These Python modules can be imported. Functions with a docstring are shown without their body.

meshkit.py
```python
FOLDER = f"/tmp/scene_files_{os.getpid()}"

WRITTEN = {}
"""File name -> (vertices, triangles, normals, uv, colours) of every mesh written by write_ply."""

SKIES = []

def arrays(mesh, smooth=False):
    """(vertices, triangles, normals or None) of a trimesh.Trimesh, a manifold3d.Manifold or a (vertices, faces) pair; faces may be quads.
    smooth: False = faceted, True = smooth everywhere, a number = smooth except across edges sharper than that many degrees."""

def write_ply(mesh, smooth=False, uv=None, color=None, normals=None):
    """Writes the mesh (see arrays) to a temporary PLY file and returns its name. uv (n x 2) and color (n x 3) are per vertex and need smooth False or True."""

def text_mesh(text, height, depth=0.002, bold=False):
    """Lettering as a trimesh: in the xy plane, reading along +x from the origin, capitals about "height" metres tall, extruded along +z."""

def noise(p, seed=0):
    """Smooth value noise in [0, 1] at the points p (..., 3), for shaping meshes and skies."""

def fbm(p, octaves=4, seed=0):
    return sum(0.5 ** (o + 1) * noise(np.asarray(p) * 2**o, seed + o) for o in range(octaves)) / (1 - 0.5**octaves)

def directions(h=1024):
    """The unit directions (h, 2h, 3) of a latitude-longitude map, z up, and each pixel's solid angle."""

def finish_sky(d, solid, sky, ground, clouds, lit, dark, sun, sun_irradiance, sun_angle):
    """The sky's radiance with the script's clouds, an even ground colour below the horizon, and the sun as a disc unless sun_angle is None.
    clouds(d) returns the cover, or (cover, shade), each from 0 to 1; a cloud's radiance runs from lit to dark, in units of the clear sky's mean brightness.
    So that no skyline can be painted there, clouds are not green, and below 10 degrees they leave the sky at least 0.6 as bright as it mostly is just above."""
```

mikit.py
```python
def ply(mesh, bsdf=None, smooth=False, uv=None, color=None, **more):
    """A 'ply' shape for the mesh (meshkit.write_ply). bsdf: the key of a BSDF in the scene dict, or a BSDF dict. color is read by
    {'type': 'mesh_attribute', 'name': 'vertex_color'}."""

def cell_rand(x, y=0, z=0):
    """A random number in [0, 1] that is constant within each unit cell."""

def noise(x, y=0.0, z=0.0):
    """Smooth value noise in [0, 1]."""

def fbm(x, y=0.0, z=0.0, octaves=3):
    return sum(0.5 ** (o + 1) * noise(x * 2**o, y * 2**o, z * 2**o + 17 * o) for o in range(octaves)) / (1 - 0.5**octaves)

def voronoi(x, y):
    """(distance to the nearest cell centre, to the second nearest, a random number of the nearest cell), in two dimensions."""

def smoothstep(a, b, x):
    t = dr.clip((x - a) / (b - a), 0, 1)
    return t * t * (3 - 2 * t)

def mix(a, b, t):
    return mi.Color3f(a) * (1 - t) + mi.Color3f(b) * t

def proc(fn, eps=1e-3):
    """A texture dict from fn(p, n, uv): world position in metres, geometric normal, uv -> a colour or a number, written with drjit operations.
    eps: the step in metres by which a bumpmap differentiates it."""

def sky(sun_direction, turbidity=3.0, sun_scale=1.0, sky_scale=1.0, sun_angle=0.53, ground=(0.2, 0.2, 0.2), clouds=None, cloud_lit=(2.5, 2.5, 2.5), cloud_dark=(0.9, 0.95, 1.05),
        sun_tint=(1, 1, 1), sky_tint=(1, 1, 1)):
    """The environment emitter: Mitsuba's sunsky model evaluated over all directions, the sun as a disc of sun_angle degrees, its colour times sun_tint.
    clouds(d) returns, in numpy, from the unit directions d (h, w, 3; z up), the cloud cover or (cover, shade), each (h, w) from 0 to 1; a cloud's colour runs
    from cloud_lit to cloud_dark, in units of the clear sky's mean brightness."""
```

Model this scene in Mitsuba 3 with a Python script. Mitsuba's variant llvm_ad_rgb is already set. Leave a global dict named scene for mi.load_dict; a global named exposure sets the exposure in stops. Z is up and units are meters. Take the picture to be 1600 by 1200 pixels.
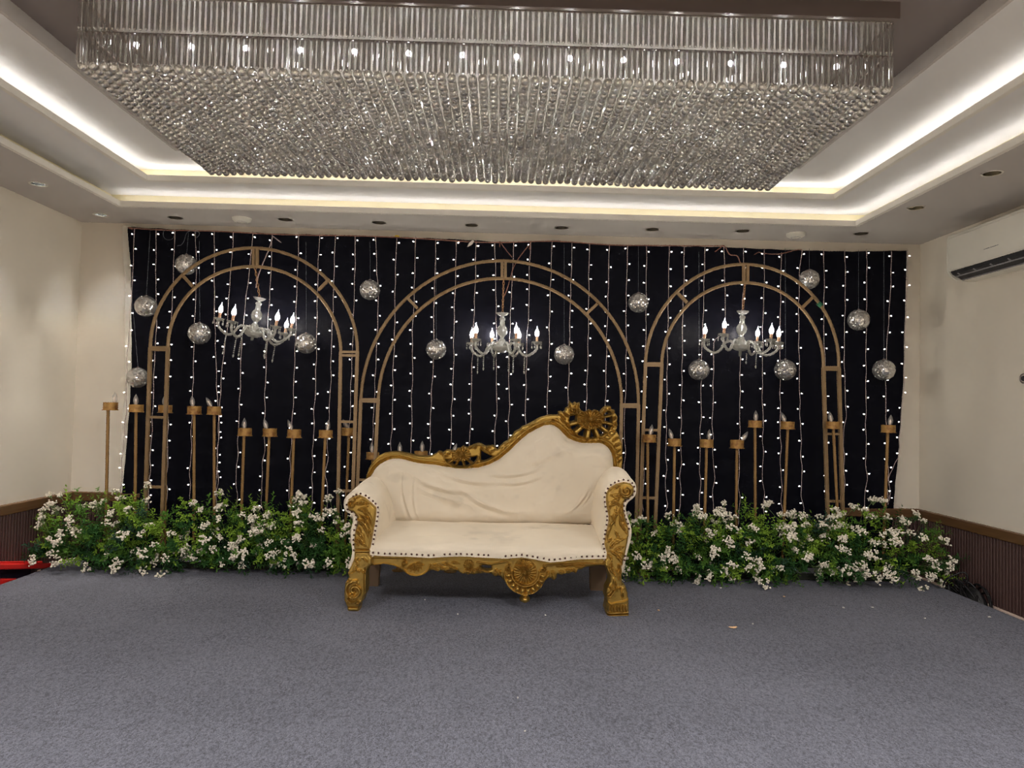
import math, random
import numpy as np, trimesh, shapely, shapely.geometry as sg, shapely.ops as so
import drjit as dr
import mitsuba as mi
import mikit, meshkit
from mikit import proc, noise as pn, fbm as pf, smoothstep as ss, mix

T = mi.ScalarTransform4f
rng = np.random.default_rng(7)
random.seed(7)
scene, labels = {}, {}
exposure = 0.1

# ------------------------------------------------------------------ camera
CAM = np.array([0.0, 0.0, 1.3])
FOC, PITCH, YAW, ROLL = 1131.0, 0.0319, 0.017, -0.0227
_cy, _sy, _cp, _sp, _cr, _sr = math.cos(YAW), math.sin(YAW), math.cos(PITCH), math.sin(PITCH), math.cos(ROLL), math.sin(ROLL)
FWD = np.array([_sy * _cp, _cy * _cp, _sp])
_r = np.array([_cy, -_sy, 0.0]); _u = np.cross(_r, FWD)
RGT, UPV = _r * _cr - _u * _sr, _r * _sr + _u * _cr
_m = np.eye(4); _m[:3, 0], _m[:3, 1], _m[:3, 2], _m[:3, 3] = -RGT, UPV, FWD, CAM
scene['camera'] = {'type': 'perspective', 'fov': 2 * math.degrees(math.atan(800 / FOC)), 'fov_axis': 'x', 'near_clip': 0.05, 'far_clip': 60.0,
                   'to_world': T(_m.tolist())}

def ray(u, v): return RGT * (u - 800) / FOC - UPV * (v - 600) / FOC + FWD
def at(u, v, Y): d = ray(u, v); return CAM + d * (Y / d[1])
def atz(u, v, Z): d = ray(u, v); return CAM + d * ((Z - 1.3) / d[2])
def xz(pts, Y): return [(lambda p: (p[0], p[2]))(at(u, v, Y)) for u, v in pts]

# ------------------------------------------------------------------ lights (levels; the lamps are built further down)
COVE_IN, COVE_OUT = 11.5, 9.5           # hidden strips of the ceiling coves
HALL = 68.0                            # panel lamps of the hall behind the camera
SPOT = 9000.0                            # recessed downlights that are on
GRAND_LAMP = 160.0                      # little lamps inside the crystal ceiling light
FLAME = 110.0                           # candle bulbs of the three small chandeliers
FAIRY = 11.0                           # fairy light bulbs
def emit(rgb, k, w=1.0):
    return {'type': 'area', 'radiance': {'type': 'rgb', 'value': [float(c * k) for c in rgb]}, 'sampling_weight': float(w)}

# ------------------------------------------------------------------ helpers
def numbered(name):
    if name not in scene and name not in labels and name not in _taken:
        _taken.add(name); return name
    i = _next.get(name, 1)
    while f'{name}_{i:03d}' in _taken: i += 1
    _next[name] = i + 1
    k = f'{name}_{i:03d}'; _taken.add(k); return k
_taken, _next = set(), {}

def tag(key, label=None, cat=None, group=None, kind=None):
    d = labels.setdefault(key, {})
    if label: d['label'] = label
    if cat: d['category'] = cat
    if group: d['group'] = group
    if kind: d['kind'] = kind
    return key

def thing(name, label, cat, group=None, kind=None):
    return tag(numbered(name), label, cat, group, kind)

def obj(name, mesh, bsdf, parent=None, smooth=False, label=None, cat=None, group=None, kind=None, emitter=None, tw=None, color=None):
    key = numbered(f'{parent}__{name}' if parent else name)
    if isinstance(mesh, dict): d = dict(mesh)
    else: d = mikit.ply(mesh, bsdf, smooth, color=color)
    if emitter: d['emitter'] = emitter
    if tw is not None: d['to_world'] = tw if not isinstance(tw, np.ndarray) else T(tw.tolist())
    scene[key] = d
    if label or cat or group or kind: tag(key, label, cat, group, kind)
    return key

cat_ = trimesh.util.concatenate
def box(x0, x1, y0, y1, z0, z1):
    m = trimesh.creation.box([x1 - x0, y1 - y0, z1 - z0]); m.apply_translation([(x0 + x1) / 2, (y0 + y1) / 2, (z0 + z1) / 2]); return m

def bevel_box(x0, x1, y0, y1, z0, z1, b=0.004):
    p = []
    for s in (0, 1, 2):
        q = np.array([[x0, x1], [y0, y1], [z0, z1]], float); 
        for k in range(3):
            if k != s: q[k] += [b, -b]
        p.append(np.array([[a, c, e] for a in q[0] for c in q[1] for e in q[2]]))
    return trimesh.convex.convex_hull(np.vstack(p))

def tube(pts, r, n=8, closed=False, caps=True, flat=None):
    p = np.asarray(pts, float); r = np.broadcast_to(np.asarray(r, float), (len(p),))
    t = np.roll(p, -1, 0) - np.roll(p, 1, 0) if closed else np.gradient(p, axis=0)
    t /= np.linalg.norm(t, axis=1, keepdims=True) + 1e-12
    a = np.zeros_like(p)
    ref = np.array([0, 1.0, 0]) if abs(t[0, 1]) < 0.9 else np.array([1.0, 0, 0])
    v = np.cross(t[0], ref); v /= np.linalg.norm(v)
    for i in range(len(p)):
        v = v - t[i] * (v @ t[i]); v /= np.linalg.norm(v) + 1e-12; a[i] = v
    b = np.cross(t, a)
    ang = np.arange(n) * 2 * np.pi / n + (np.pi / 4 if n == 4 else 0)
    V = p[:, None] + r[:, None, None] * (np.cos(ang)[None, :, None] * a[:, None] + np.sin(ang)[None, :, None] * b[:, None])
    m = len(p); F = []
    rows = m if closed else m - 1
    i, j = np.meshgrid(np.arange(rows), np.arange(n), indexing='ij')
    i2 = (i + 1) % m; j2 = (j + 1) % n
    q = np.stack([i * n + j, i * n + j2, i2 * n + j2, i2 * n + j], -1).reshape(-1, 4)
    F = np.vstack([q[:, [0, 1, 2]], q[:, [0, 2, 3]]])
    V = V.reshape(-1, 3)
    if caps and not closed:
        V = np.vstack([V, p[0], p[-1]]); k = np.arange(n)
        F = np.vstack([F, np.stack([k * 0 + m * n, (k + 1) % n, k], 1), np.stack([k * 0 + m * n + 1, (m - 1) * n + k, (m - 1) * n + (k + 1) % n], 1)])
    return trimesh.Trimesh(V, F, process=False)

def lathe(prof, n=24):
    """prof: (radius, z) from bottom to top, about the z axis."""
    p = np.asarray(prof, float); ang = np.arange(n) * 2 * np.pi / n
    V = np.stack([p[:, None, 0] * np.cos(ang), p[:, None, 0] * np.sin(ang), np.broadcast_to(p[:, None, 1], (len(p), n))], -1).reshape(-1, 3)
    i, j = np.meshgrid(np.arange(len(p) - 1), np.arange(n), indexing='ij'); j2 = (j + 1) % n
    q = np.stack([i * n + j, i * n + j2, (i + 1) * n + j2, (i + 1) * n + j], -1).reshape(-1, 4)
    m = trimesh.Trimesh(V, np.vstack([q[:, [0, 1, 2]], q[:, [0, 2, 3]]]), process=False)
    return m

def extr(poly, z0, z1):
    """shapely polygon in the xy plane, extruded from z0 to z1."""
    gs = getattr(poly, 'geoms', [poly]); out = []
    for g in gs:
        m = trimesh.creation.extrude_polygon(g, z1 - z0, engine='earcut'); m.apply_translation([0, 0, z0]); out.append(m)
    return cat_(out)

def rect(x0, x1, y0, y1): return sg.box(x0, y0, x1, y1)

def smooth_curve(pts, n=200, closed=False):
    from scipy.interpolate import splprep, splev
    p = np.asarray(pts, float)
    if closed: p = np.vstack([p, p[:1]])
    tck, _ = splprep(p.T, s=0, per=closed, k=min(3, len(p) - 1))
    q = np.array(splev(np.linspace(0, 1, n, endpoint=not closed), tck)).T
    return q

def grid_mesh(P, flip=False):
    """P: (n, m, 3) points -> mesh"""
    n, m = P.shape[:2]; i, j = np.meshgrid(np.arange(n - 1), np.arange(m - 1), indexing='ij')
    q = np.stack([i * m + j, (i + 1) * m + j, (i + 1) * m + j + 1, i * m + j + 1], -1).reshape(-1, 4)
    if flip: q = q[:, ::-1]
    return trimesh.Trimesh(P.reshape(-1, 3), np.vstack([q[:, [0, 1, 2]], q[:, [0, 2, 3]]]), process=False)

# ------------------------------------------------------------------ materials
def rgb(*c): return {'type': 'rgb', 'value': list(c)}
def pbr(color, rough=0.5, metal=0.0, spec=0.5, **k):
    return {'type': 'twosided', 'b': {'type': 'principled', 'base_color': color if isinstance(color, dict) else rgb(*color), 'roughness': rough, 'metallic': metal, 'specular': spec, **k}}
def bumped(b, fn, scale, eps=1e-3):
    return {'type': 'twosided', 'b': {'type': 'bumpmap', 'arbitrary': proc(fn, eps), 'scale': scale, 'bsdf': b['b']}}
def mat(name, b): scene[name] = b; return name

def _wall(p, n, uv):
    a = pf(p[0] * 0.9 + 3, p[1] * 0.9, p[2] * 1.3, octaves=3)
    b = ss(0.62, 0.8, pf(p[0] * 3 + 9, p[1] * 3, p[2] * 2.0 + 5, octaves=3))
    c = mix((0.68, 0.625, 0.545), (0.72, 0.67, 0.595), a)
    return c * (1 - 0.03 * b)
WALL = mat('wall_paint', {'type': 'twosided', 'b': {'type': 'diffuse', 'reflectance': proc(_wall)}})
def _ceil(p, n, uv):
    return mix((0.49, 0.46, 0.445), (0.53, 0.50, 0.485), pf(p[0] * 1.1, p[1] * 1.1, 2.0))
CEIL = mat('ceiling_paint', {'type': 'twosided', 'b': {'type': 'diffuse', 'reflectance': proc(_ceil)}})
TRAY = mat('tray_paint', {'type': 'twosided', 'b': {'type': 'diffuse', 'reflectance': rgb(0.73, 0.725, 0.735)}})
LIP = mat('lip_paint', {'type': 'twosided', 'b': {'type': 'diffuse', 'reflectance': rgb(0.76, 0.73, 0.68)}})
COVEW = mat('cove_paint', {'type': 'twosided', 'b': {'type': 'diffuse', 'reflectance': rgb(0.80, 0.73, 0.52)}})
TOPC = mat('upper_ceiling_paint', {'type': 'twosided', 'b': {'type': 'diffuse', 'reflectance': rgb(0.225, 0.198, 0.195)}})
def _carpet(p, n, uv):
    a = pf(p[0] * 130, p[1] * 70, 0.0, octaves=3)
    b = pf(p[0] * 2.2, p[1] * 2.2, 4.0, octaves=3)
    f = pn(p[0] * 330, p[1] * 240, 1.0)
    v = 0.55 + 0.75 * a + 0.22 * (b - 0.5) + 0.65 * (f - 0.5)
    return mi.Color3f(0.110, 0.113, 0.139) * v
CARPET = mat('carpet_felt', bumped(pbr(proc(_carpet), 0.95, spec=0.1, sheen=0.3), lambda p, n, uv: pn(p[0] * 220, p[1] * 220, 0.0) + pn(p[0] * 60, p[1] * 60, 3.0), 0.0012))
CLOTHB = mat('black_cloth', pbr((0.0026, 0.0028, 0.0062), 0.48, spec=0.055, sheen=0.008))
CLOTHW = mat('white_cloth', pbr((0.72, 0.69, 0.62), 0.9, spec=0.1))
def _cap(p, n, uv):
    g = pf(p[0] * 3 + p[1] * 3, p[2] * 60, p[1] * 2, octaves=3)
    return mix((0.085, 0.042, 0.017), (0.13, 0.068, 0.030), g)
CAPW = mat('cap_wood', pbr(proc(_cap), 0.35))
def _slat(p, n, uv):
    g = pf(p[0] * 30, p[1] * 30, p[2] * 1.5, octaves=3)
    return mix((0.050, 0.025, 0.024), (0.080, 0.042, 0.038), g)
SLAT = mat('slat_wood', pbr(proc(_slat), 0.5))
BACKB = mat('slat_backing', pbr((0.012, 0.007, 0.007), 0.8))
SKIRT = mat('skirt_paint', pbr((0.55, 0.43, 0.37), 0.6))
FLOOR = mat('floor_tile', pbr((0.42, 0.37, 0.31), 0.25))
WHITE = mat('white_plastic', pbr((0.72, 0.70, 0.64), 0.35))
DARK = mat('dark_plastic', pbr((0.012, 0.012, 0.016), 0.5))
GREYM = mat('steel', pbr((0.23, 0.19, 0.18), 0.35, 0.7))
CHROME = mat('chrome', pbr((0.75, 0.72, 0.68), 0.12, 1.0))
CUPB = mat('black_cup', {'type': 'twosided', 'b': {'type': 'diffuse', 'reflectance': rgb(.012, .011, .010)}})
LEDW = mat('lamp_off', pbr((0.8, 0.8, 0.8), 0.6))
# ------------------------------------------------------------------ room shell
XL, XR, YB, YF = -3.605, 3.64, 6.21, -4.2
ZF, ZS = -0.32, 2.797
CAPZ = 0.505
S = lambda name, m, b, **k: obj(name, m, b, kind='structure', **k)
S('floor', box(XL - .1, XR + .1, YF, YB + .1, ZF - .1, ZF), FLOOR)
S('wall_back', box(XL - .1, XR + .1, YB, YB + .1, ZF, 3.3), WALL)
S('wall_left', box(XL - .1, XL, YF, YB, ZF, 3.3), WALL)
S('wall_right', box(XR, XR + .1, YF, YB, ZF, 3.3), WALL)
S('wall_front', box(XL - .1, XR + .1, YF - .1, YF, ZF, 3.3), WALL)

# ceiling: soffit, two coves with upturned lips, a recess; all cut round rectangles
D1, A1L, A1R = 5.644, -2.988, 2.788
Z2 = ZS + 0.13; k2 = (Z2 - 1.3) / 1.6067
D2, A2L, A2R = 5.316 * k2, -2.625 * k2, 2.461 * k2
Z3 = Z2 + 0.13; k3 = (Z3 - 1.3) / 1.7167
D3, A3L, A3R = 4.97 * k3, -2.261 * k3, 2.054 * k3
Z4 = 3.135
F1, F2, F3 = 1.55, 1.86, 2.15                     # front edges of the three openings
R1, R2, R3 = rect(A1L, A1R, F1, D1), rect(A2L, A2R, F2, D2), rect(A3L, A3R, F3, D3)
LIPH, LIPT, TR = 0.040, 0.030, 0.155
def grow(r, d): x0, y0, x1, y1 = r.bounds; return rect(x0 - d, x1 + d, y0 - d, y1 + d)
full = rect(XL - .1, XR + .1, YF - .1, YB + .1)
DOWN = [(-3.291, 5.126, 'nearest the left wall, first of the left border', True), (-3.304, 5.95, 'in the left back corner of the ceiling', True), (-2.705, 5.97, 'over the left end of the curtain', False), (-1.79, 5.931, 'over the right side of the first arch', False), (-1.027, 5.95, 'over the gap between first and middle arch', False),
        (-.263, 5.95, 'over the left half of the middle arch', False), (.483, 5.955, 'over the right half of the middle arch', False), (1.235, 5.93, 'over the gap between middle and right arch', False), (1.975, 5.90, 'over the crown of the right arch', False), (2.952, 5.883, 'over the right end of the curtain', False), (2.963, 5.112, 'in the right border, nearer the back corner', False), (2.985, 4.339, 'in the right border beside the air conditioner', False)]
holes = shapely.union_all([sg.Point(d[0], d[1]).buffer(.0497, 12) for d in DOWN])
S('ceiling', extr(full - grow(R1, .012) - holes, ZS, ZS + 0.012), CEIL)
S('lip', cat_([extr(grow(R1, LIPT) - R1, ZS - 0.001, ZS + LIPH)]), LIP, parent='ceiling')
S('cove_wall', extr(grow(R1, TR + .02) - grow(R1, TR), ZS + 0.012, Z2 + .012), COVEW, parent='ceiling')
S('tray', extr(grow(R1, TR + .02) - grow(R2, .012), Z2, Z2 + 0.012), TRAY, parent='ceiling')
S('lip', extr(grow(R2, LIPT) - R2, Z2 - 0.001, Z2 + LIPH), LIP, parent='ceiling')
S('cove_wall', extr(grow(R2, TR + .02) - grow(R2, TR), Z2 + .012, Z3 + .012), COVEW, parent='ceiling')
S('tray', extr(grow(R2, TR + .02) - grow(R3, .012), Z3, Z3 + 0.012), TRAY, parent='ceiling')
S('recess_trim', extr(grow(R3, .02) - R3, Z3 - .0005, Z4), CEIL, parent='ceiling')
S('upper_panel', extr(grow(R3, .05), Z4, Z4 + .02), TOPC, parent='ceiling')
S('roof_slab', extr(full, 3.3, 3.35), CEIL, parent='ceiling')
# LED strips on the trough floors, facing up and inward
def strip(p, q, w, z):
    p, q = np.array(p, float), np.array(q, float); t = (q - p) / np.linalg.norm(q - p); n = np.array([t[1], -t[0]]) * w / 2
    V = [[*(p - n), z], [*(q - n), z], [*(q + n), z], [*(p + n), z]]
    m = trimesh.Trimesh(V, [[0, 1, 2], [0, 2, 3]], process=False)
    if m.face_normals[0][2] < 0: m.invert()
    return m
def ring_strips(r, d, z, skip=()):
    x0, y0, x1, y1 = grow(r, d).bounds; s = {'b': ((x0, y1), (x1, y1)), 'l': ((x0, y0), (x0, y1)), 'r': ((x1, y0), (x1, y1)), 'f': ((x0, y0), (x1, y0))}
    return cat_([strip(*s[k], 0.02, z) for k in 'blrf' if k not in skip])
S('led_strip', ring_strips(R1, 0.075, ZS + 0.016, 'l'), LEDW, parent='ceiling', emitter=emit((1.0, 0.97, 0.925), COVE_OUT, 3))
S('led_strip', ring_strips(R2, 0.075, Z2 + 0.016), LEDW, parent='ceiling', emitter=emit((1.0, 0.97, 0.93), COVE_IN, 3))

# wainscot: backing board, slats one by one, cap rail, skirting
def wainscot(wall, horiz, fixed, a0, a1, into, pitch=0.053):
    th = 0.012
    def bx(t0, t1, d0, d1, z0, z1, bev=None):
        lo, hi = sorted((fixed + into * d0, fixed + into * d1))
        f = (lambda *a: bevel_box(*a, bev)) if bev else box
        return f(t0, t1, lo, hi, z0, z1) if horiz else f(lo, hi, t0, t1, z0, z1)
    S('panel_backing', bx(a0, a1, 0, th, ZF, CAPZ - .07), BACKB, parent=wall)
    for i in range(int((a1 - a0) / pitch)):
        t = a0 + (i + .5) * pitch
        S('slat', bx(t - pitch * .38, t + pitch * .38, th, th + .016, -0.06, CAPZ - .07, .004), SLAT, parent=wall)
    S('cap_rail', bx(a0, a1, 0, .042, CAPZ - .075, CAPZ, .006), CAPW, parent=wall)
    S('skirting', bx(a0, a1, th, .05, ZF, -0.06, .006), SKIRT, parent=wall)
wainscot('wall_left', False, XL, 3.2, YB, 1, 0.033)
wainscot('wall_right', False, XR, 3.2, YB, -1, 0.033)
wainscot('wall_back', True, YB, XL + .03, -3.0, -1, 0.033)
wainscot('wall_back', True, YB, 2.95, XR - .03, -1, 0.033)

# carpeted stage
stage = thing('stage', 'low stage platform covered in grey felt carpet in front of the black curtain', 'stage', kind='structure')
SX0, SX1, SY0, SY1 = -3.40, 3.405, 1.9, 6.12
obj('platform', bevel_box(SX0 + .01, SX1 - .01, SY0 + .01, SY1 - .01, ZF, -.012), DARK, stage)
def carpet_mesh():
    nx, ny = 120, 90
    X, Y = np.meshgrid(np.linspace(SX0, SX1, nx), np.linspace(SY0, SY1, ny), indexing='ij')
    Z = 0.004 * (meshkit.fbm(np.stack([X * 1.3, Y * 1.3, X * 0], -1), 2, 3) - .5)
    P = np.stack([X, Y, Z], -1)
    top = grid_mesh(P)
    sides = []
    for line, f in ((P[0], 1), (P[-1], 0), (P[:, 0], 0), (P[:, -1], 1)):
        low = line.copy(); low[:, 2] = ZF + .001
        sides.append(grid_mesh(np.stack([line, low]), flip=bool(f)))
    return cat_([top] + sides)
obj('carpet', carpet_mesh(), CARPET, stage, smooth=30)

# lamps of the hall behind the camera
for x in (-2.3, 0, 2.3):
    for y in (-2.4, 1.15):
        w = {-2.3: 'left', 0: 'middle', 2.3: 'right'}[x] + (' of the row nearest the stage' if y > 0 else ' of the row farthest from the stage')
        L = thing('ceiling_panel_lamp', f'square white panel lamp in the hall ceiling, {w}', 'ceiling lamp', 'panel lamps of the hall')
        obj('frame', extr(rect(x - .31, x + .31, y - .31, y + .31) - rect(x - .28, x + .28, y - .28, y + .28), ZS - .012, ZS), WHITE, L)
        m = trimesh.Trimesh([[x - .28, y - .28, ZS - .006], [x + .28, y - .28, ZS - .006], [x + .28, y + .28, ZS - .006], [x - .28, y + .28, ZS - .006]], [[0, 2, 1], [0, 3, 2]], process=False)
        obj('diffuser', m, LEDW, L, emitter=emit((1.0, 0.97, 0.93), HALL * (1.15 if y > 0 else .5), 2))
# ------------------------------------------------------------------ curtain
def interp(pts, y):
    p = np.array(pts, float); return np.interp(y, p[:, 0], p[:, 1])
YC = 6.175
def cloth(name, left, right, top, bottom, Y, b, label, n=(220, 150), amp=0.012, zb=None, seed=0):
    """left/right: (v, u) polylines, top/bottom: v of the edge at u."""
    nu, nv = n; P = np.zeros((nu, nv, 3))
    for j, t in enumerate(np.linspace(0, 1, nv)):
        for i, s in enumerate(np.linspace(0, 1, nu)):
            ul0, ur0 = left[0][1], right[0][1]
            u_ = ul0 + (ur0 - ul0) * s
            v = interp(top, u_) * (1 - t) + interp(bottom, u_) * t
            u = interp(left, v) * (1 - s) + interp(right, v) * s
            P[i, j] = at(u, v, Y)
    X, Z = P[..., 0], P[..., 2]
    q = np.stack([X * 1.1 + Z * .25, Z * 4.5, X * 0 + seed], -1); q2 = np.stack([X * 3.2 - Z * .5, Z * 9, X * 0 + 5 + seed], -1)
    sag = np.abs(((X * 1.35) % 1) - .5)
    q3 = np.stack([X * 5.5, Z * .6, X * 0 + 11 + seed], -1)
    P[..., 1] += -amp * (1.6 * meshkit.fbm(q, 3, 1) + .8 * meshkit.fbm(q2, 2, 2) + 1.3 * meshkit.fbm(q3, 2, 6) - 1.8) - amp * .8 * np.exp(-((Z - P[..., 2].max()) / .12) ** 2) * np.cos(X * 30)
    m = grid_mesh(P); back = P.copy(); back[..., 1] += .004
    return obj(name, cat_([m, grid_mesh(back, True)]), b, smooth=True, label=label, cat='curtain')
curt_top = [(199, 355), (330, 361), (430, 365), (520, 367), (640, 371), (740, 375.5), (775, 378), (830, 377.5), (872, 375.5), (900, 379), (1000, 384), (1130, 386), (1185, 389), (1260, 391), (1330, 393), (1418, 391.5)]
curt_bot = [(190, 880), (800, 890), (1400, 905)]
cloth('black_curtain', [(355, 199.5), (395, 202.5), (443, 205.5), (505, 206), (569, 205), (637, 202.5), (709, 196.5), (770, 191.5), (890, 184)],
      [(391, 1417), (475, 1414), (575, 1411.5), (657, 1407), (697, 1405), (750, 1399.5), (790, 1396.5), (900, 1390)], curt_top, curt_bot, YC, CLOTHB,
      'wide black cloth curtain hung across the back wall behind the arches and lights')
cloth('white_curtain', [(351, 190), (380, 192), (405, 192.5), (440, 195.5), (520, 195), (600, 196), (650, 191), (705, 188), (780, 187), (890, 183)],
      [(351, 214), (890, 200)], [(180, 352), (220, 352)], curt_bot, YC + .022, CLOTHW, 'narrow white cloth edge showing at the left side of the black curtain', n=(16, 120), amp=.004, seed=3)

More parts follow.
